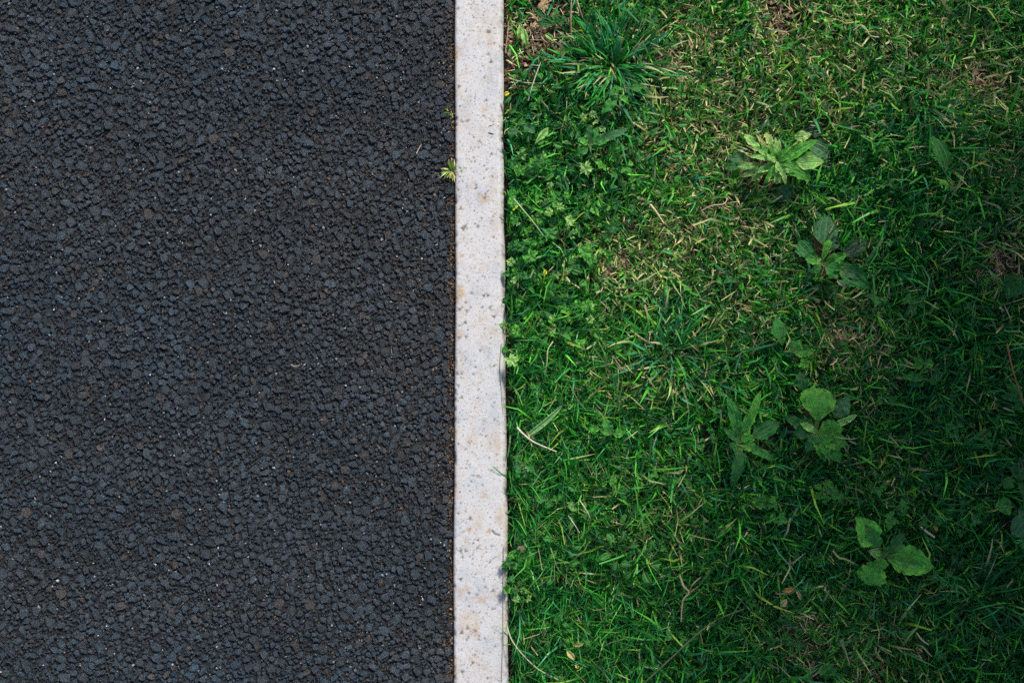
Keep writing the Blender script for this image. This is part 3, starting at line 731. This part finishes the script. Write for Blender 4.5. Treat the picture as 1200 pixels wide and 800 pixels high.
def blade_geo(P, L, W, az, a0, a1, twist, cb, ct, r, seg=4, tipw=.12, bow=None):
    """ribbons: P base (n,3), L length, W width, az heading, a0/a1 lean from vertical at base/tip"""
    n = len(P)
    t = np.linspace(0, 1, seg + 1)
    ang = a0[:, None] + (a1 - a0)[:, None] * t[None] ** 1.2
    b = np.zeros(n) if bow is None else bow
    head = az[:, None] + b[:, None] * t[None] ** 1.5
    dl = (L / seg)[:, None]
    sx = np.sin(ang) * np.cos(head) * dl; sy = np.sin(ang) * np.sin(head) * dl; sz = np.cos(ang) * dl
    def cum(s): return np.concatenate([np.zeros((n, 1)), np.cumsum((s[:, 1:] + s[:, :-1]) / 2, 1)], 1)
    C = np.stack([cum(sx), cum(sy), cum(sz)], -1) + P[:, None, :]
    tw = twist[:, None] * (0.4 + t[None])
    side = np.stack([-np.sin(head), np.cos(head), np.zeros_like(head)], -1)
    nor = np.stack([-np.cos(ang) * np.cos(head), -np.cos(ang) * np.sin(head), np.sin(ang)], -1)
    A = side * np.cos(tw)[..., None] + nor * np.sin(tw)[..., None]
    prof = np.interp(t, [0, .25, .65, 1], [.7, 1, .85, 1.0 * 0 + 0])
    w = W[:, None] * (prof[None] + np.where(t > .99, 1, 0)[None] * np.broadcast_to(tipw, (n,))[:, None]) / 2
    Lft, Rgt = C - A * w[..., None], C + A * w[..., None]
    V = np.stack([Lft, Rgt], 2).reshape(-1, 3)
    k = (seg + 1) * 2
    base = np.arange(n)[:, None] * k + np.arange(seg)[None] * 2
    F = np.stack([base, base + 1, base + 3, base + 2], -1).reshape(-1, 4)
    q = np.clip(t * 1.6 - .6, 0, 1)[None, :, None]
    cc = cb[:, None, :] * (1 - q) + ct[:, None, :] * q
    cc = np.repeat(cc, 2, 1).reshape(-1, 3)
    return V, F, cc

def turf(name, n, x0, x1, y0, y1, seed, hscale=1.0, clear=True, seg=4):
    r = np.random.default_rng(seed)
    # tillers come in little clumps
    nc = n // 7
    cx, cy = r.uniform(x0, x1, nc), r.uniform(y0, y1, nc)
    k = r.integers(0, nc, n)
    x, y = cx[k] + r.normal(0, .0036, n), cy[k] + r.normal(0, .0036, n)
    chead = r.uniform(0, 6.283, nc)[k]
    PX, PY = px_of(x, y)
    straw, bare, dark, fine = .74 * blobs(PX, PY, STRAW), blobs(PX, PY, BARE), blobs(PX, PY, DARK_SHADEZ), blobs(PX, PY, FINE)
    g1 = grid_noise(x, y, 18, 12, 3); g2 = grid_noise(x, y, 30, 15, 2)
    if not clear: straw = np.maximum(straw, .5 * np.clip(grid_noise(x, y, 3, 2, 3) * 3 - 1.4, 0, 1))
    inner = (x < .695) & (np.abs(y) < .495)
    keep = (clear | ~inner) & (r.random(n) > bare) & (x > kerb_right(y) + .0015) & (g2 > .18)
    if clear and CLEAR:
        CL = np.array(CLEAR)
        for (ax, ay, ar, ch) in CL:
            j = (x - ax) ** 2 + (y - ay) ** 2 < ar * ar
            keep &= ~(j & (r.random(n) < ch))
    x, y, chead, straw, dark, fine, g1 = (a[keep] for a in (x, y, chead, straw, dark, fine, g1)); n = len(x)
    L = r.gamma(7, .0029, n) * (1 + .40 * dark + .45 * fine - .28 * straw) * hscale * np.where(r.random(n) < .08, 1.6, 1)
    L = np.clip(L, .009, .075)
    W = r.uniform(.0010, .0033, n) * (1 - .40 * fine) * (1 if clear else 2.0)
    az = chead + r.normal(0, 1.1, n)
    near = x - kerb_right(y)
    wrong = (np.cos(az) < 0) & (near + L * np.cos(az) * .95 < 0)
    stray = wrong & (near < .006) & (r.random(n) < .05)
    az = np.where(wrong & ~stray, math.pi - az, az)
    a0 = np.abs(r.normal(.30, .30, n)); a1 = a0 + np.abs(r.normal(1.05, .6, n)) + .15 * dark
    # colours
    pick = r.random(n) + .30 * (g1 - .5) 
    cb = np.where((pick < .26)[:, None], PALN['bright'], np.where((pick < .58)[:, None], PALN['mid'], np.where((pick < .72)[:, None], PALN['blue'], PALN['deep'])))
    d = (r.random(n) < dark * .75)[:, None]; cb = np.where(d, np.where((r.random(n) < .6)[:, None], PALN['deep'], PALN['mid'] * .75), cb)  # darker blades in these zones partly stand in for shade
    f = (r.random(n) < fine * .45)[:, None]; cb = np.where(f, PALN['mid'] * .9, cb)  # fine turf toned down as well, to paint in its shade
    warm = np.clip(straw * .5 * r.random(n), 0, .5)[:, None]; cb = cb * (1 - warm) + PALN['yellow'] * warm
    yl = (r.random(n) < .05)[:, None]; cb = np.where(yl, PALN['yellow'], cb)
    dead = (r.random(n) < .010 + .22 * straw * (1 - .5 * dark))[:, None]
    cb = np.where(dead, np.where((r.random(n) < .6)[:, None], PALN['straw'], np.where((r.random(n) < .5)[:, None], PALN['brown'], PALN['pinkish'])), cb)
    cb = cb * np.exp(r.normal(0, .28, (n, 1)))
    tipdry = (r.random(n) < .03 + .85 * straw)[:, None]
    ct = np.where(tipdry, np.where((r.random(n) < .6)[:, None], PALN['straw'], PALN['pinkish']), cb * 1.15)
    L = np.where(dead[:, 0], L * .62, L); W = np.where(dead[:, 0], W * .75, W); a0 = np.where(dead[:, 0], a0 + .5, a0); 
    a0 = np.where(stray, .02, a0); a1 = np.where(stray, 1.7, a1); L = np.where(stray, np.maximum(L, .038), L)
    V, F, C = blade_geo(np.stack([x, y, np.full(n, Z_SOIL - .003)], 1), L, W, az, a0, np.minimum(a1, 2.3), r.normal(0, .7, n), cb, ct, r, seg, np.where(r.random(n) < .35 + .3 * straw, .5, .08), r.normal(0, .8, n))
    # tips that would hang over the kerb lean back, except a few strays
    o = link(name, np_mesh(name, V, F, True, C), M['grass'])
    return tag(o, kind="stuff")
for (px, py, rr) in ((715, 75, 30), (735, 80, 26), (795, 408, 26), (1106, 172, 20), (1150, 690, 30), (686, 330, 18)):
    g = G(px, py); CLEAR.append((g.x, g.y, rr / 1000, .6))
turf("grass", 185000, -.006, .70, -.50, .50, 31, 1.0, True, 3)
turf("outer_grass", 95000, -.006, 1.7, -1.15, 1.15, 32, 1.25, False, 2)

# thatch: short dead bits lying low between the blades
def thatch():
    r = np.random.default_rng(77)
    n = 24000
    x, y = r.uniform(-.006, .70, n), r.uniform(-.5, .5, n)
    PX, PY = px_of(x, y)
    p = .04 + .38 * blobs(PX, PY, STRAW) + .8 * blobs(PX, PY, BARE)
    keep = (r.random(n) < p) & (x > kerb_right(y) + .001)
    x, y = x[keep], y[keep]; n = len(x)
    L = r.uniform(.004, .016, n); W = r.uniform(.0006, .0014, n)
    z = Z_SOIL + np.abs(r.normal(.004, .007, n))
    c = np.stack([PALN['straw'], PALN['brown'], PALN['pinkish'], PALN['straw'] * .8])[r.integers(0, 4, n)] * np.exp(r.normal(0, .25, (n, 1)))
    V, F, C = blade_geo(np.stack([x, y, z], 1), L, W, r.uniform(0, 6.28, n), r.normal(1.45, .15, n), r.normal(1.6, .25, n), r.normal(0, .6, n), c, c, r, 3, .5, r.normal(0, .9, n))
    tag(link("thatch", np_mesh("thatch", V, F, True, C), M['dry']), kind="stuff")
    # soil crumbs and little stones on the bare patches
    n = 5000
    k = r.integers(0, len(BARE), n)
    B = np.array(BARE)[k]
    px, py = B[:, 0] + r.normal(0, 1, n) * B[:, 2] * .8, B[:, 1] + r.normal(0, 1, n) * B[:, 2] * .8
    x, y = (px - 600) / 1000, (400 - py) / 1000
    ok = x > kerb_right(y) + .001; x, y = x[ok], y[ok]; n = len(x)
    rr = r.gamma(3, .0006, n)
    pal = np.array([[.22, .13, .08], [.13, .075, .045], [.32, .21, .13], [.40, .28, .18], [.07, .045, .03]])
    sc = np.stack([rr * r.uniform(1, 1.5, n), rr, rr * .8], 1)
    assemble(SMALL, np.stack([x, y, Z_SOIL + .002 + r.uniform(-.001, .002, n)], 1), sc, r.uniform(0, 6.28, n), r.normal(0, .2, (n, 2)), pal[r.integers(0, 5, n)] * r.uniform(.7, 1.3, (n, 1)), "soil_crumbs", M['grit'], None, r)
thatch()

# ------------------------------------------------------------------ grass tufts one can tell apart
def tuft(centre, n, lmin, lmax, wmin, wmax, heads, colours, label, seed, z0=Z_SOIL - .003, spread=.012, lean=(.35, 1.5), mat='grass'):
    r = np.random.default_rng(seed)
    c = G(*centre)
    root = empty("grass_tuft", (c.x, c.y, z0)); tag(root, label, "grass tuft")
    a = r.uniform(heads[0], heads[1], n)
    P = np.stack([np.cos(a) * np.abs(r.normal(0, spread, n)), np.sin(a) * np.abs(r.normal(0, spread, n)), np.zeros(n)], 1)
    for i in range(n):
        cb = PALN[colours[r.integers(0, len(colours))]] * math.exp(r.normal(0, .2)); ct = PALN['straw'] if r.random() < .15 else cb * 1.15
        one = lambda v: np.array([v])
        V, F, C = blade_geo(P[i:i + 1], one(r.uniform(lmin, lmax)), one(r.uniform(wmin, wmax)), one(a[i]), one(abs(r.normal(lean[0], .2))), one(r.normal(lean[1], .3)), one(r.normal(0, .5)), cb[None], ct[None], r, 6, .10, one(r.normal(0, .35)))
        link("blade", np_mesh("blade", V, F, True, C), M[mat], root)
    return root
tuft((720, 74), 520, .024, .060, .0018, .0038, (0.4, 6.3), ['deep', 'mid', 'mid', 'blue'], "coarse dark green grass tuft spilling towards the bare soil patch", 1, spread=.030)
tuft((785, 412), 130, .028, .062, .0018, .0034, (-1.6, 4.2), ['blue', 'bright', 'blue', 'mid'], "long-bladed blue-green grass tuft arching over straw-tipped turf", 2, spread=.028)
tuft((690, 335), 34, .025, .055, .0020, .0032, (1.8, 4.6), ['mid', 'blue', 'deep'], "fan of long grass blades between the lobed weeds and the straw-coloured patch", 3)
tuft((1106, 172), 40, .035, .065, .0022, .0036, (0, 6.28), ['deep', 'deep', 'mid'], "dark long grass tuft around the single broad plantain leaf", 4)
tuft((1150, 700), 60, .040, .075, .0020, .0034, (-.6, 3.6), ['deep', 'deep', 'mid'], "sprawling dark grass tuft right of the three-leaved plantain", 5, spread=.03)
tuft((1085, 120), 28, .030, .060, .0020, .0032, (4.0, 6.2), ['mid', 'deep', 'blue'], "leaning grass tuft with long blades near the bleached dead patch", 6)
tuft((1150, 410), 40, .035, .065, .0018, .0030, (1.8, 4.2), ['mid', 'deep'], "dark grass tuft combed sideways beside the reddish stalk", 7, spread=.025)
tuft((612, 790), 30, .025, .050, .0012, .0020, (-.4, 1.9), ['bright', 'mid'], "fine green grass tuft at the foot of the long bent stem", 8)
tuft((530, 200), 80, .009, .019, .0008, .0015, (0, 6.28), ['yellow', 'yellow', 'straw', 'pinkish', 'bright'], "tiny yellow-green grass tuft growing in the joint between asphalt and kerb", 9, z0=-.003, spread=.0032, lean=(.45, 1.2))

tuft((529.5, 131), 26, .004, .009, .0006, .0011, (0, 6.28), ['yellow', 'mid', 'straw'], "tiny mossy green tuft in the kerb joint, smaller than the yellow-green one", 19, z0=-.003, spread=.0028, lean=(.5, 1.2))

# ------------------------------------------------------------------ dry stems, straws and fallen bits
def catmull(P, m=6):
    P = [Vector(p) for p in P]; Q = [P[0] * 2 - P[1]] + P + [P[-1] * 2 - P[-2]]
    out = []
    for i in range(1, len(Q) - 2):
        for k in range(m):
            t = k / m; a, b, c, d = Q[i - 1:i + 3]
            out.append(.5 * ((2 * b) + (c - a) * t + (2 * a - 5 * b + 4 * c - d) * t * t + (3 * b - a - 3 * c + d) * t ** 3))
    return out + [P[-1]]
def stem(name, pts, r0, r1, colr, label, cat, z=.018, group=None, sag=.006):
    n = len(pts)
    W = [G(p[0], p[1], z - sag * abs(2 * i / (n - 1) - 1) ** 2 + (p[2] if len(p) > 2 else 0)) for i, p in enumerate(pts)]
    o = link(name, tube_mesh(name, [tuple(v) for v in catmull(W)], r0, r1, colr), M['dry'])
    return tag(o, label, cat, group)
ST, GN, RB = (.55, .47, .32), (.10, .20, .07), (.30, .13, .07)
stem("dry_straw", [(606, 501), (614, 509), (626, 518), (652, 529)], .0013, .0007, (.66, .58, .46), "curved pale straw lying on fine grass under a broad green blade", "straw", .024)
stem("loose_straw", [(594, 734), (600, 750), (612, 766), (630, 783), (654, 796)], .0009, .0006, (.50, .50, .30), "long bent pale grass stem running from the kerb into the lawn", "stem", .022)
stem("loose_straw", [(590.5, 640), (590, 690), (589.5, 745), (588, 798)], .0006, .0005, (.50, .46, .36), "thin straight straw lying along the kerb edge", "straw", .0062, sag=.0)
stem("loose_straw", [(588, 402), (586, 430), (588, 455), (591, 480)], .0006, .0004, (.46, .46, .28), "thin bowed dry stem resting on the kerb chamfer", "straw", .006, sag=.0)
stem("twig", [(796, 673), (801, 686), (807, 694), (800, 704), (798, 728)], .0011, .0008, (.48, .34, .20), "crooked pale brown twig in dark grass, longer of a crossing pair", "twig", .020)
stem("twig", [(807, 693), (813, 683), (821, 676)], .0008, .0006, (.42, .30, .18), "short brown twig branching off the crooked pale twig", "twig", .021)
stem("loose_straw", [(757, 798), (785, 772), (812, 747), (838, 727), (872, 713)], .0011, .0007, (.13, .17, .08), "long dull green runner stem crossing dark turf", "stem", .020)
stem("stalk", [(1180, 403), (1186, 430), (1192, 450), (1199, 472)], .0011, .0008, RB, "reddish brown upright stalk in dark long grass", "stalk", .028)
stem("stalk", [(669.5, 3), (669, 22), (669.5, 46)], .0011, .0009, (.34, .24, .17), "straight brown dead stalk lying across the bare soil patch", "stalk", .006)
stem("stalk", [(676, 0), (679, 10), (683, 22)], .0010, .0008, (.40, .30, .22), "short brown dead stalk between bare soil and the coarse tuft", "stalk", .010)
stem("dry_straw", [(976, 645), (983, 653), (991, 655), (1001, 660)], .0011, .0009, (.42, .42, .20), "curled yellow-green straw pointing at the three-leaved plantain", "straw", .020)
stem("dry_straw", [(1079, 617), (1086, 623), (1095, 629)], .0012, .0012, (.60, .48, .34), "short thick cream straw above the three-leaved plantain", "straw", .020)
stem("dry_straw", [(1074, 741), (1080, 749), (1088, 755)], .0010, .0008, (.52, .50, .30), "short pale straw in the darkest turf", "straw", .020)
stem("loose_straw", [(602, 233), (613, 246), (627, 263), (637, 277)], .0010, .0006, (.34, .46, .22), "straight pale green stem lying over lobed weeds by the kerb", "stem", .024)
stem("loose_straw", [(648, 400), (642, 410), (641, 424), (639, 436)], .0007, .0005, (.48, .52, .24), "thin looping yellow-green stem in fine grass", "stem", .026)
stem("dry_straw", [(762, 240), (768, 247), (778, 262)], .0014, .0009, (.64, .54, .32), "thick split straw on the straw-tipped turf", "straw", .024)
stem("dry_straw", [(822, 247), (834, 241), (848, 239), (853, 232)], .0008, .0005, (.60, .44, .34), "long thin pinkish straw on the straw-tipped turf", "straw", .024)
stem("dry_straw", [(680, 587), (686, 596), (693, 609)], .0007, .0005, (.58, .55, .42), "thin white straw below the two-tone weed", "straw", .024)
stem("dry_straw", [(666, 604), (673, 614), (679, 624)], .0006, .0005, (.62, .60, .50), "fine bleached straw in the fine grass beside the kerb", "straw", .024)
stem("dry_straw", [(731, 517), (739, 511), (747, 505)], .0006, .0005, (.55, .46, .25), "short golden straw near the seedling with two rounded leaves", "straw", .024)
stem("dry_straw", [(1000, 36), (1008, 30), (1014, 33), (1020, 42), (1030, 44)], .0009, .0006, (.60, .46, .34), "crinkled pinkish straw in the brownish turf above the large pale rosette", "straw", .022)
stem("dry_straw", [(596, 25), (595, 40), (592, 62)], .0008, .0006, (.58, .44, .32), "pale root-like straw on soil hard against the kerb", "straw", .000)
stem("dry_straw", [(617, 48), (622, 40), (620, 34)], .0006, .0004, (.60, .50, .38), "tiny white straw on the bare soil patch", "straw", -.004)
stem("dry_straw", [(597, 92), (615, 97), (640, 98)], .0007, .0005, (.52, .44, .28), "thin straw across soil below the bare patch", "straw", .008)
stem("dry_straw", [(619, 118), (624, 100), (634, 72)], .0009, .0006, (.40, .50, .36), "pale blue-green blade standing at the edge of the bare soil patch", "grass blade", .016)
stem("dry_straw", [(488, 180), (491, 174), (494, 169)], .0006, .0004, (.62, .50, .40), "tiny cream straw lying on the asphalt near the kerb", "straw", .002, sag=0)
stem("dry_straw", [(341, 427), (345, 429), (351, 428)], .0004, .0003, (.60, .42, .30), "tiny bent straw lying on the open asphalt", "straw", .002, sag=0)

def flat_piece(name, pts_c, L, W, ang, shape, colr, label, cat, z, **kw):
    g = G(*pts_c)
    ci, ce = colr
    p = dict(rise=.35, droop=.8, fold=.35, wave=.25, petiole=.05, seed=int(pts_c[0]), nv=10, nu=5, ribs=0); p.update(kw)
    o = link(name, leaf_mesh(L / 1000, W / 1000, shape, ci, ce, **p), M['leaf'])
    o.rotation_euler = (0, 0, R(ang)); o.location = (g.x - math.cos(R(ang)) * L / 2000, g.y - math.sin(R(ang)) * L / 2000, z)
    return tag(o, label, cat)
YL = ((.70, .58, .24), (.62, .46, .20)); TN = ((.55, .42, .24), (.40, .26, .12)); OR = ((.50, .24, .07), (.36, .16, .05)); MV = ((.34, .26, .27), (.30, .22, .20))
flat_piece("fallen_leaf", (668, 763), 15, 7, -52, 'ovate', YL, "small pale yellow fallen leaf on dark fine grass", "leaf", .022)
flat_piece("fallen_leaf", (675, 776), 8, 4, -60, 'ovate', YL, "tiny yellow leaf fragment next to the pale yellow fallen leaf", "leaf", .020)
flat_piece("fallen_leaf", (677, 750), 14, 5, 12, 'ovate', ((.40, .34, .12), (.40, .26, .1)), "curled olive-yellow leaf just above the pale yellow fallen leaf", "leaf", .022)
flat_piece("fallen_leaf", (919, 687), 16, 6, 15, 'ovate', OR, "orange-brown curled leaf in dark turf", "leaf", .022)
flat_piece("fallen_leaf", (914, 702), 11, 8, 40, 'ovate', TN, "tan folded leaf below the orange-brown curled leaf", "leaf", .022)
flat_piece("fallen_leaf", (931, 694), 13, 4, -70, 'strap', TN, "narrow tan leaf beside the orange-brown curled leaf", "leaf", .022)
flat_piece("fallen_leaf", (980, 335), 13, 6, -35, 'ovate', ((.72, .66, .44), (.6, .5, .3)), "cream leaf scrap under the spotted plantain", "leaf", .024)
flat_piece("fallen_leaf", (598, 60), 12, 7, 80, 'ovate', MV, "mauve-grey dead leaf on soil against the kerb", "leaf", -.004)
flat_piece("fallen_leaf", (615, 42), 22, 9, 100, 'ovate', GREENS['pale'], "pale green torn leaf on the bare soil patch", "leaf", -.002)
flat_piece("fallen_leaf", (609, 36), 18, 7, 80, 'ovate', GREENS['yellow'], "yellowing leaf on the bare soil patch beside the torn green leaf", "leaf", -.001)
flat_piece("fallen_leaf", (645, 44), 17, 6, -35, 'ovate', GREENS['pale'], "pale green leaf lying under the thistle seedling", "leaf", -.002)
flat_piece("petal", (594, 113), 7, 5, 20, 'round', ((.75, .62, .03), (.7, .5, .03)), "yellow petal caught between kerb and weeds", "petal", .012)
flat_piece("petal", (638, 322), 7, 5, 60, 'round', ((.72, .55, .05), (.65, .42, .04)), "golden yellow petal among the lobed weeds", "petal", .026)
flat_piece("fallen_leaf", (1090, 616), 9, 4, 120, 'ovate', OR, "small rust leaf beside the thick cream straw", "leaf", .018)
flat_piece("broad_blade", (640, 492), 52, 7, 38, 'strap', ((.15, .34, .14), (.22, .40, .18)), "broad flat pale green grass blade lying over the curved straw", "grass blade", .026, petiole=.0, rise=.1, droop=.15, fold=.25, wave=.02)
flat_piece("broad_blade", (633, 166), 22, 8, 52, 'blunt', GREENS['pale'], "short cut pale green blade among weeds near the kerb", "grass blade", .026, petiole=.0, rise=.1, droop=.1, wave=.02)

def pebble(px, py, a, b, h, colr, label, z, rot=0, seed=0):
    g = G(px, py)
    bm = bmesh.new(); bmesh.ops.create_icosphere(bm, subdivisions=3, radius=1)
    for v in bm.verts:
        k = 1 + .22 * noise.noise(v.co * 1.3 + Vector((seed, 0, 0))) + .06 * noise.noise(v.co * 4 + Vector((0, seed, 0)))
        v.co = Vector((v.co.x * a * k, v.co.y * b * k, v.co.z * h * k)) / 1000
    V = np.array([v.co[:] for v in bm.verts]); bm.verts.index_update(); F = np.array([[v.index for v in f.verts] for f in bm.faces]); bm.free()
    c = np.array(colr)[None] * (.75 + .5 * grid_noise(V[:, 0] * 1e3, V[:, 1] * 1e3, .5, seed, 3))[:, None]
    o = link("pebble", np_mesh("pebble", V, F, True, c), M['grit']); o.location = (g.x, g.y, z); o.rotation_euler = (0, 0, rot)
    return tag(o, label, "pebble")
pebble(637, 4, 8, 6, 4, (.52, .32, .19), "orange-tan pebble on the bare soil patch", Z_SOIL + .004, .9, 1)
pebble(621, 1, 3.2, 2.0, 1.6, (.75, .70, .62), "white stone chip beside the orange-tan pebble", Z_SOIL + .003, -.6, 2)
pebble(664, 19, 1.7, 1.3, 1.2, (.72, .68, .60), "tiny white chip between thistle seedling and brown stalk", Z_SOIL + .003, 0, 3)
pebble(623, 28, 2.2, 1.5, 1.3, (.62, .54, .44), "small cream chip left of the thistle seedling", Z_SOIL + .003, .4, 4)
pebble(611, 643, 6.5, 5, 5, (.26, .22, .13), "rounded olive-brown pebble tucked under weeds beside the kerb", Z_SOIL + .016, .3, 5)
pebble(777, 97, 3.5, 3, 2.5, (.52, .42, .33), "pale pinkish stone showing through straw-tipped turf", Z_SOIL + .006, .3, 6)

# ------------------------------------------------------------------ each sprig is told apart by the landmark it grows nearest to
MARKS = [((904, 196), "the large pale rosette"), ((969, 290), "the spotted grey-green plantain leaf"), ((915, 403), "the small crinkled plantain"), ((951, 505), "the broadest plantain"),
         ((863, 518), "the narrow-leaved ribwort"), ((1029, 648), "the three-leaved bright plantain"), ((1104, 190), "the single broad plantain leaf"), ((1185, 600), "the crowd of rounded dock leaves"),
         ((1188, 325), "the bare reddish soil patch"), ((649, 31), "the thistle seedling"), ((722, 116), "the glossy oval-leaved weed"), ((690, 175), "the dull pointed-leaf clump"), ((606, 150), "the weed with three grey leaves"),
         ((715, 503), "the seedling with two rounded leaves"), ((612, 543), "the star-shaped weed"), ((640, 585), "the two-tone weed"), ((1077, 426), "the pair of bright round leaves"), ((1148, 510), "the lobed cluster in dark grass"),
         ((960, 572), "the frilled parsley-like weed"), ((892, 588), "the scalloped weed"), ((728, 72), "the coarse dark tuft"), ((800, 400), "the arching blue-green tuft"), ((690, 335), "the fan of long blades"),
         ((800, 695), "the crooked pale twig"), ((668, 763), "the pale yellow fallen leaf"), ((919, 687), "the orange-brown curled leaf"), ((812, 747), "the long green runner"), ((1187, 440), "the reddish upright stalk"),
         ((620, 255), "the straight pale stem over the lobed weeds"), ((638, 322), "the golden petal"), ((630, 505), "the curved pale straw"), ((1085, 622), "the thick cream straw"), ((1080, 749), "the pale straw in the darkest turf"),
         ((611, 643), "the olive-brown pebble"), ((622, 768), "the long bent pale stem"), ((768, 248), "the thick split straw"), ((1160, 88), "the bleached dead patch"), ((593, 113), "the yellow petal by the kerb"),
         ((588, 440), "the bowed stem on the kerb"), ((1010, 36), "the crinkled pinkish straw"), ((777, 97), "the pale pinkish stone"), ((583, 625), "the crack in the kerb"), ((838, 240), "the long pinkish straw"), ((633, 166), "the short cut pale blade")]
KIND_WORD = {'clover': "green clover sprig", 'lobed': "lobed-leaf weed sprig", 'oval': "oval-leaf weed sprig"}
ORD = ["nearest", "second nearest", "third nearest", "fourth nearest", "fifth nearest", "sixth nearest", "seventh nearest", "eighth nearest", "ninth nearest", "tenth nearest", "eleventh nearest", "twelfth nearest", "thirteenth nearest", "fourteenth nearest", "fifteenth nearest", "sixteenth nearest", "seventeenth nearest", "eighteenth nearest", "nineteenth nearest", "twentieth nearest"]
for kind in KIND_WORD:
    mine = [s_ for s_ in SPRIG_LOG if s_[0] == kind]
    best = {}
    for i, (_, px, py, o) in enumerate(mine):
        # the landmark for which this sprig ranks best
        cand = []
        for (mp, mn) in MARKS:
            d = math.hypot(px - mp[0], py - mp[1])
            rank = sum(math.hypot(q[1] - mp[0], q[2] - mp[1]) < d for q in mine)
            cand.append((rank, d, mn))
        rank, d, mn = min(cand, key=lambda c: (c[0] * 18 + c[1]))
        if rank < len(ORD): o["label"] = f"{KIND_WORD[kind]} {ORD[rank]} to {mn}"

# ------------------------------------------------------------------ bushes added out of view to darken the right of the lawn
def added_shrub(cx, cy, rx, ry, z0, z1, nleaf, seed, label):
    r = np.random.default_rng(seed)
    root = empty("added_shrub", (cx, cy, Z_SOIL)); tag(root, label, "added_shrub")
    for k in range(7):
        a = r.uniform(0, 6.28); e = r.uniform(.3, .9); h = r.uniform(.75, .95) * z1
        P = [(0, 0, 0), (.25 * rx * e * math.cos(a), .25 * ry * e * math.sin(a), h * .35), (.6 * rx * e * math.cos(a + .2), .6 * ry * e * math.sin(a + .2), h * .7), (.85 * rx * e * math.cos(a), .85 * ry * e * math.sin(a), h)]
        link("branch", tube_mesh("branch", [tuple(v) for v in catmull(P)], .018, .004, (.12, .085, .055), 7), M['dry'], root)
    clumps = r.normal(0, 1, (46, 3)); clumps /= np.linalg.norm(clumps, axis=1)[:, None]; clumps *= r.uniform(.35, 1, (46, 1)) ** .5
    k = r.integers(0, 46, nleaf)
    p = clumps[k] + r.normal(0, .13, (nleaf, 3))
    P = np.stack([p[:, 0] * rx, p[:, 1] * ry, (z0 + z1) / 2 + p[:, 2] * (z1 - z0) / 2], 1)
    P = P[P[:, 2] > .15]; n = len(P)
    c = np.stack([PALN['mid'], PALN['deep'], PALN['mid'] * .8])[r.integers(0, 3, n)] * np.exp(r.normal(0, .2, (n, 1)))
    V, F, C = blade_geo(P, r.uniform(.045, .075, n), r.uniform(.022, .034, n), r.uniform(0, 6.28, n), r.uniform(.5, 1.4, n), r.uniform(1.2, 2.2, n), r.normal(0, .4, n), c, c * 1.2, r, 3, .05, r.normal(0, .2, n))
    tag(link("crown", np_mesh("crown", V, F, True, C), M['grass'], root), kind="stuff")
added_shrub(1.70, 1.20, .60, 1.0, .25, 1.9, 13000, 61, "tall leafy bush added out of view to shade the turf")
added_shrub(1.00, .76, .31, .34, .55, 1.5, 2100, 63, "mid-height arching bush added out of view between the tall and low shade bushes")
added_shrub(1.04, .42, .30, .36, .12, 1.15, 3600, 62, "low leafy bush added out of view to shade the turf edge")
